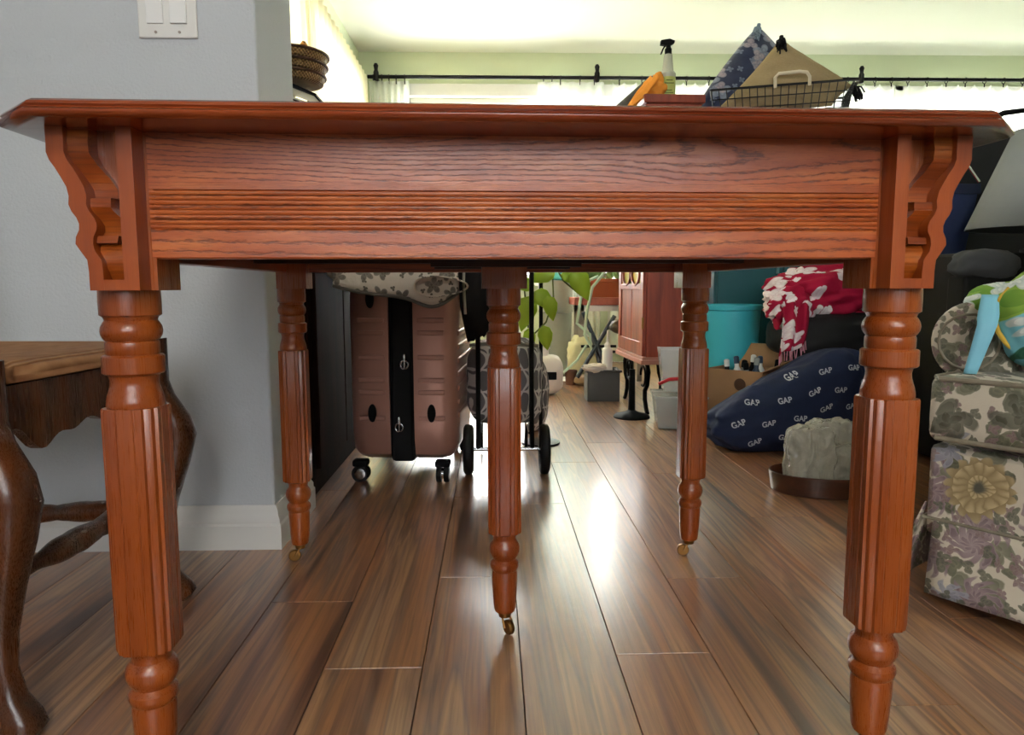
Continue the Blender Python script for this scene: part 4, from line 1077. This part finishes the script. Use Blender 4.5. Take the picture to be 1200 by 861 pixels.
# ------------------------------------------------------------------ black ottoman with red cloth
M_blk = plain('black_upholstery', '#101113', .75, nz=.25, bump=.2, bd=.003)
t = thing('black_ottoman', 'black upholstered ottoman under the red floral cloth', 'ottoman', (1.36, 2.75, 0))
MB().blob((.0, .06, .37), (.245, .19, .095), .05, 1.5, 2, 5, 3.6).build('cushion', M_blk, t, smooth=80)
MB().box((-.18, -.08, .03), (.2, .22, .32)).build('base', M_blk, t, smooth=0, bevel=.02)
for x in (-.15, .17):
    for y in (-.05, .19): MB().lathe([(.015, 0), (.02, .03)], (x, y, 0)).build('foot', M_black, t)
g = G('red_flower_cloth', .8, spec=.2); x, y, z = g.xyz(g.co())
u = g.math('ADD', x, g.math('MULTIPLY', y, .3)); v = g.math('ADD', z, g.math('MULTIPLY', y, .8))
c = g.mix(g.noise(g.co(), 12.), '#8d0f2e', '#b21c40')
m_, cc = g.flowers(u, v, 9., 2., .5, 5, '#e8e0e0', '#d3b9bf', .55, .9, 1.); c = g.mix(m_, c, cc)
m_, cc = g.flowers(u, v, 19., 6., .42, 2, '#eee6e6', '#d9c4c8', .4, .9); c = g.mix(m_, c, cc)
g.color(c); g.bump(g.noise(g.co(), 14., 3.), .5, .02); M_red = g.m
t = thing('red_floral_cloth', 'crimson cloth with white flowers heaped on the black ottoman', 'cloth', (1.32, 2.78, .455))
MB().blob((.0, .02, .085), (.25, .14, .10), .26, 2.3, 31, 5, 2.3, flat=-.005).blob((-.19, -.06, .03), (.085, .07, .075), .35, 2.6, 5, 4).build('heap', M_red, t, smooth=75)
def hang2(u, v):
    return (-.24+.10*u-.02*v, -.13-.03*math.sin(v*2)+.012*math.sin(u*14), .05-.20*v*(1-.25*u)+.008*math.sin(u*8))
MB().grid(hang2, 20, 14).build('hanging_corner', M_red, t, smooth=80, solid=.004)
fr = MB()
for k in range(16):
    p = hang2(k/15, 1.); fr.tube([p, (p[0]+.004*math.sin(k*3), p[1]-.002, p[2]-.035)], .002, 5)
fr.build('fringe', plain('fringe_pink', '#c9899a', .8), t)
t = thing('peach_box', 'peach coloured box behind the red floral cloth', 'box', (1.38, 2.85, .452))
MB().box((-.10, .07, .0), (.13, .10, .21)).build('body', plain('peach', '#b5795a', .7), t, smooth=0, bevel=.004)

# ------------------------------------------------------------------ black side cabinet, lamp, blue bin
t = thing('black_side_cabinet', 'black side cabinet in shadow behind the floral armchair', 'cabinet', (1.64, 2.35, 0))
MB().box((-.26, -.26, .02), (.45, .22, .66)).build('body', M_black, t, smooth=0, bevel=.01)
for x in (-.24, .40):
    for y in (-.24, .22): MB().box((x, y, 0), (x+.02, y+.02, .02)).build('foot', M_black, t, smooth=0)
t = thing('blue_storage_bin', 'navy fabric storage bin with metal grommet, behind the table corner', 'bin', (1.525, 2.49, .66), 0)
t.scale = (1.08, 1, 1.1)
mbn = plain('bin_navy', '#26345c', .7, nz=.1)
MB().rings([[(-.085, -.08, 0), (.06, -.08, 0), (.06, .08, 0), (-.085, .08, 0)], [(-.11, -.11, .21), (.075, -.11, .21), (.075, .11, .21), (-.11, .11, .21)], [(-.106, -.106, .21), (.071, -.106, .21), (.071, .106, .21), (-.106, .106, .21)], [(-.08, -.075, .004), (.056, -.075, .004), (.056, .075, .004), (-.08, .075, .004)]]).build('tub', mbn, t, smooth=0)
MB().box((-.114, -.115, .185), (.079, -.108, .215)).build('rim_band', plain('bin_navy_dark', '#182340', .6), t, smooth=0, bevel=.002)
MB().tube([(-.06+.014*math.cos(a), -.118, .165+.012*math.sin(a)) for a in [2*PI*k/16 for k in range(17)]], .0035, 8).build('grommet', M_chrome, t)
MB().tube([(.075, -.11, .22), (.03, -.05, .33), (-.04, 0, .36), (-.09, .05, .30), (-.106, .1, .21)], .004, 6).build('wire_handle', M_chrome, t)
t = thing('red_cloth', 'bright red crumpled item inside the navy bin', 'cloth', (1.50, 2.49, .80))
MB().blob((-.02, -.04, .08), (.05, .04, .07), .4, 3, 4, 4).build('cloth', plain('bright_red', '#c01f2b', .6), t, smooth=70)
t = thing('brown_paper', 'brown cardboard wedge sticking up inside the navy bin', 'box', (1.545, 2.49, .80))
MB().prism([(-.05, 0), (.03, 0), (.035, .10), (.0, .19), (-.05, .12)], -.02, .02, 'Y').build('board', M_card, t, smooth=0)
t = thing('grey_lamp', 'large grey fabric lampshade on a black lamp at the right edge', 'lamp', (1.715, 2.19, .66))
MB().lathe([(.245, .075), (.125, .37)], n=56, caps=False, sy=.75).build('lamp_shade', plain('shade_grey', '#8c9192', .8, nz=.04), t, solid=.004)
MB().lathe([(.08, 0), (.08, .015), (.02, .03), (.03, .10), (.02, .18), (.008, .2), (.008, .3)], n=24).build('base', M_black, t)
t = thing('padded_stool', 'small black stool with rounded charcoal cushion below the navy bin', 'stool', (1.38, 2.0, 0))
MB().blob((.0, .0, .62), (.09, .055, .045), .1, 2, 3, 4, 2.4).build('cover', plain('charcoal', '#3a3c3f', .8), t, smooth=70)
MB().box((-.08, -.04, 0), (.08, .04, .59)).build('post', M_black, t, smooth=0, bevel=.01)
t = thing('black_strap_bag', 'black bag with strap leaning in shadow above the lamp shade', 'bag', (1.92, 3.12, .0))
MB().box((-.26, .0, 0), (.52, .10, 1.23)).build('body', plain('soft_black', '#131315', .8, nz=.2), t, smooth=0, bevel=.04, seg=4)
MB().tube([(.1, .03, 1.18), (.15, -.02, 1.24), (.25, -.03, 1.29), (.4, -.02, 1.31), (.49, .03, 1.2)], .012, 8).build('strap', M_black, t)

# ------------------------------------------------------------------ floral armchair
g = G('floral_chintz', .75, spec=.25, sheen=.1); o = g.co(); x, y, z = g.xyz(o)
u = g.math('ADD', x, g.math('MULTIPLY', y, .85)); v = g.math('ADD', z, g.math('MULTIPLY', y, .55))
wob = g.noise(o, 14., 3.); wob2 = g.noise(g.scale(o, 1., (4, 2, 1)), 14., 3.)
wf = g.noise(o, 55., 3.)
u = g.math('ADD', u, g.math('MULTIPLY_ADD', wob, .03, g.math('MULTIPLY', wf, .010))); v = g.math('ADD', v, g.math('MULTIPLY_ADD', wob2, .03, g.math('MULTIPLY', wf, .012)))
c = g.mix(g.noise(o, 8.), '#bcb2a0', '#d2c9b7')
for sc_, sd, sz, pt, b_, e_, dn, tw in ((15., 3.3, .50, 3, '#5c5c4a', '#8a8a74', .6, 2.5), (26., 8.1, .46, 2, '#4c4d3e', '#77775f', .6, 0.), (11., 5.2, .50, 9, '#75606a', '#a89494', .6, 3.5), (13., 9.9, .42, 7, '#83838f', '#a5a4aa', .3, 3.), (40., 1.7, .42, 4, '#7a6066', '#94857a', .45, 0.), (33., 6.6, .42, 3, '#55564a', '#7c7a68', .5, 2.), (9., 12.7, .40, 4, '#474838', '#77766a', .4, 3.)):
    m_, cc = g.flowers(u, v, sc_, sd, sz, pt, b_, e_, dn, .9, tw); c = g.mix(g.math('MULTIPLY', m_, .88), c, cc)
# one large yellow chrysanthemum on the front panel
dx = g.math('SUBTRACT', u, .10+.02); dz = g.math('SUBTRACT', v, .232+.02)
rr = g.math('SQRT', g.math('ADD', g.math('MULTIPLY', dx, dx), g.math('MULTIPLY', dz, dz))); an = g.math('ARCTAN2', dz, dx)
ring_ = g.math('FLOOR', g.math('MULTIPLY', rr, 48.))
pt_ = g.math('ABSOLUTE', g.math('SINE', g.math('ADD', g.math('MULTIPLY', an, 7.5), g.math('MULTIPLY', ring_, 1.9))))
lim = g.math('MULTIPLY_ADD', pt_, .012, .046)
mk_ = g.math('SUBTRACT', 1., g.sm(g.math('DIVIDE', rr, lim), .92, 1.))
yc_ = g.mix(g.math('MULTIPLY', pt_, g.math('FRACT', g.math('MULTIPLY', rr, 48.))), '#8f7d5a', '#c0ab84')
yc_ = g.mix(g.sm(rr, .016, .006), yc_, '#55554a')
c = g.mix(mk_, c, yc_)
g.color(c); g.bump(g.math('ADD', g.noise(o, 300., 2.), g.math('MULTIPLY', g.noise(o, 5., 2.), 2.)), .2, .003); M_chz = g.m
M_pipe = plain('chintz_piping', '#857d6c', .8, nz=.3, nsc=80)
ac = thing('floral_armchair', 'armchair in faded flower chintz with skirt, right of the table', 'armchair', (.757, 1.222, 0), R(-53.6))
# local: +x along the front edge towards the camera, +y back
Wc = .74
def rbox(a, b, r=.02, n=3, amp=.0, seed=0):
    m_ = MB(); m_.box(a, b); bmesh.ops.subdivide_edges(m_.bm, edges=m_.bm.edges[:], cuts=7, use_grid_fill=True)
    return m_
def puff(mb, a, b, k):
    c = [(a[i]+b[i])/2 for i in range(3)]; hs = [(b[i]-a[i])/2 for i in range(3)]
    for v_ in mb.bm.verts:
        n_ = [(v_.co[i]-c[i])/hs[i] for i in range(3)]
        for i in range(3):
            oth = [abs(n_[j]) for j in range(3) if j != i]
            if abs(n_[i]) > .99: v_.co[i] += math.copysign(k*(1-oth[0]**2)*(1-oth[1]**2), n_[i])
    return mb
a, b = (.0, .02, .12), (Wc, .78, .285)
rbox(a, b).build('seat_deck', M_chz, ac, bevel=.012)
a, b = (.005, -.005, .298), (Wc-.01, .60, .408)
puff(rbox(a, b), a, b, .016).build('seat_cushion', M_chz, ac, bevel=.018, seg=4)
for zz in (.302, .405):
    MB().tube([(.012, .5, zz), (.006, .02, zz), (.02, -.004, zz), (Wc*.5, -.007, zz), (Wc-.02, -.004, zz), (Wc-.012, .02, zz), (Wc-.012, .5, zz)], .0045, 8).build('piping', M_pipe, ac)
MB().tube([(-.002, .3, .152), (-.002, .018, .152), (Wc+.002, .018, .152), (Wc+.002, .3, .152)], .003, 8).build('piping', M_pipe, ac)
# skirt with a kick pleat at the corner
def skirt(x0, x1, y0, y1, fl, name='skirt_panel', seed=0.):
    def fn(u, v):
        dx, dy = x1-x0, y1-y0; L = math.hypot(dx, dy); nx, ny = dy/L, -dx/L
        off = fl*v+.004*math.sin(u*7+seed)*v
        return (x0+dx*u+nx*off, y0+dy*u+ny*off, .152-.127*v)
    return MB().grid(fn, 24, 8).build(name, M_chz, ac, smooth=80, solid=.004)
skirt(.02, Wc, .008, .008, .018)
skirt(-.008, -.004, .76, .03, .035, seed=2.)
mb = MB().grid(lambda u, v: (-.004-.055*v*(1-.5*u)+.012*math.sin(u*6)*v, .035-.045*v*u+.05*(1-u)*v*.3, .175-.145*v), 12, 8)
mb.build('corner_pleat', M_chz, ac, smooth=80, solid=.004)
for x in (.06, Wc-.06):
    for y in (.08, .7): MB().lathe([(.016, 0), (.022, .12)], (x, y, 0), n=12).build('foot', M_black, ac)
# arms with scrolled fronts, set back from the seat front
for xa, sg in ((.045, -1), (Wc-.045, 1)):
    mb = MB(); y0, y1 = .115, .74
    prof = [(xa-sg*.035, .28), (xa-sg*.04, .38)]+[(xa+sg*.022+sg*.072*math.cos(R(200-k*11)), .462+.074*math.sin(R(200-k*11))) for k in range(0, 24)]+[(xa+sg*.03, .37), (xa+sg*.032, .28)]
    rs = []
    for yy, ins in ((y0, .012), (y0+.008, .003), (y0+.02, 0), (y1, 0)):
        cx, cz = xa, .44
        rs.append([(px+(cx-px)*ins*4, yy, pz+(cz-pz)*ins*4) for px, pz in prof])
    arm = mb.rings(rs).build('arm', M_chz, ac, smooth=70, bevel=.004)
    MB().tube([(xa+sg*.026+.050*math.cos(R(k)), y0-.002, .462+.050*math.sin(R(k))) for k in range(0, 361, 20)], .0025, 6).build('piping', M_pipe, arm)
a, b = (.06, .60, .28), (Wc-.06, .80, .86)
puff(rbox(a, b), a, b, .03).build('backrest', M_chz, ac, bevel=.03, seg=4)

# tropical print bag with blue strap lying on the chair
g = G('tropical_print', .8, spec=.2); o = g.co(); x, y, z = g.xyz(o)
u = g.math('ADD', x, g.math('MULTIPLY', y, .3)); v = g.math('ADD', z, g.math('MULTIPLY', y, .3))
wob = g.noise(o, 12., 2.); u = g.math('ADD', u, g.math('MULTIPLY', wob, .03)); v = g.math('ADD', v, g.math('MULTIPLY', wob, .02))
c = g.mix(g.noise(o, 6.), '#6cb3c4', '#86c6cf')
for sc_, sd, sz, pt, b_, e_, dn in ((8., 2.2, .52, 2, '#5f8a35', '#8fae4a', .75), (9., 7.4, .46, 5, '#e88a24', '#f3bd35', .5), (17., 4.4, .44, 5, '#dfe3dc', '#9db0b0', .5), (24., 9.1, .38, 2, '#2f5f4a', '#48785a', .5)):
    m_, cc = g.flowers(u, v, sc_, sd, sz, pt, b_, e_, dn, .9, 1.); c = g.mix(m_, c, cc)
g.color(c); g.bump(g.noise(o, 10., 3.), .4, .01); M_trop = g.m
tb_ = thing('tropical_bag', 'quilted tropical print bag with orange flowers and blue strap on armchair', 'bag', (.955, 1.19, .412), R(-30))
mb = MB().blob((.055, .0, .10), (.145, .06, .098), .08, 1.5, 9, 5, 2.6)
mb.build('body', M_trop, tb_, smooth=80)
MB().blob((-.065, .05, .115), (.07, .035, .045), .12, 1.6, 3, 4, 2.2).build('flap', M_trop, tb_, smooth=80)
e = [(.045+.137*math.cos(a), -.02, .10+.094*math.sin(a)) for a in [R(150+k*12) for k in range(0, 16)]]
MB().tube(e, .004, 8).build('piping', plain('trop_piping', '#c9a53c', .7), tb_)
mst = plain('strap_blue', '#7fc0d6', .6)
def strapf(u, v):
    p0 = Vector((-.10, -.01, .135)); p1 = Vector((-.105, -.045, .085)); p2 = Vector((-.125, -.05, .0))
    p = p0.lerp(p1, min(1, u*2)) if u < .5 else p1.lerp(p2, u*2-1)
    return (p.x+.016*(v-.5)*2*(1-.6*abs(u-.35)), p.y-.01*math.sin(u*3), p.z+.0)
MB().grid(strapf, 16, 3).build('strap', mst, tb_, smooth=80, solid=.002)

# ------------------------------------------------------------------ things the table hides from here but that hold the room together
bpy.context.view_layer.update()
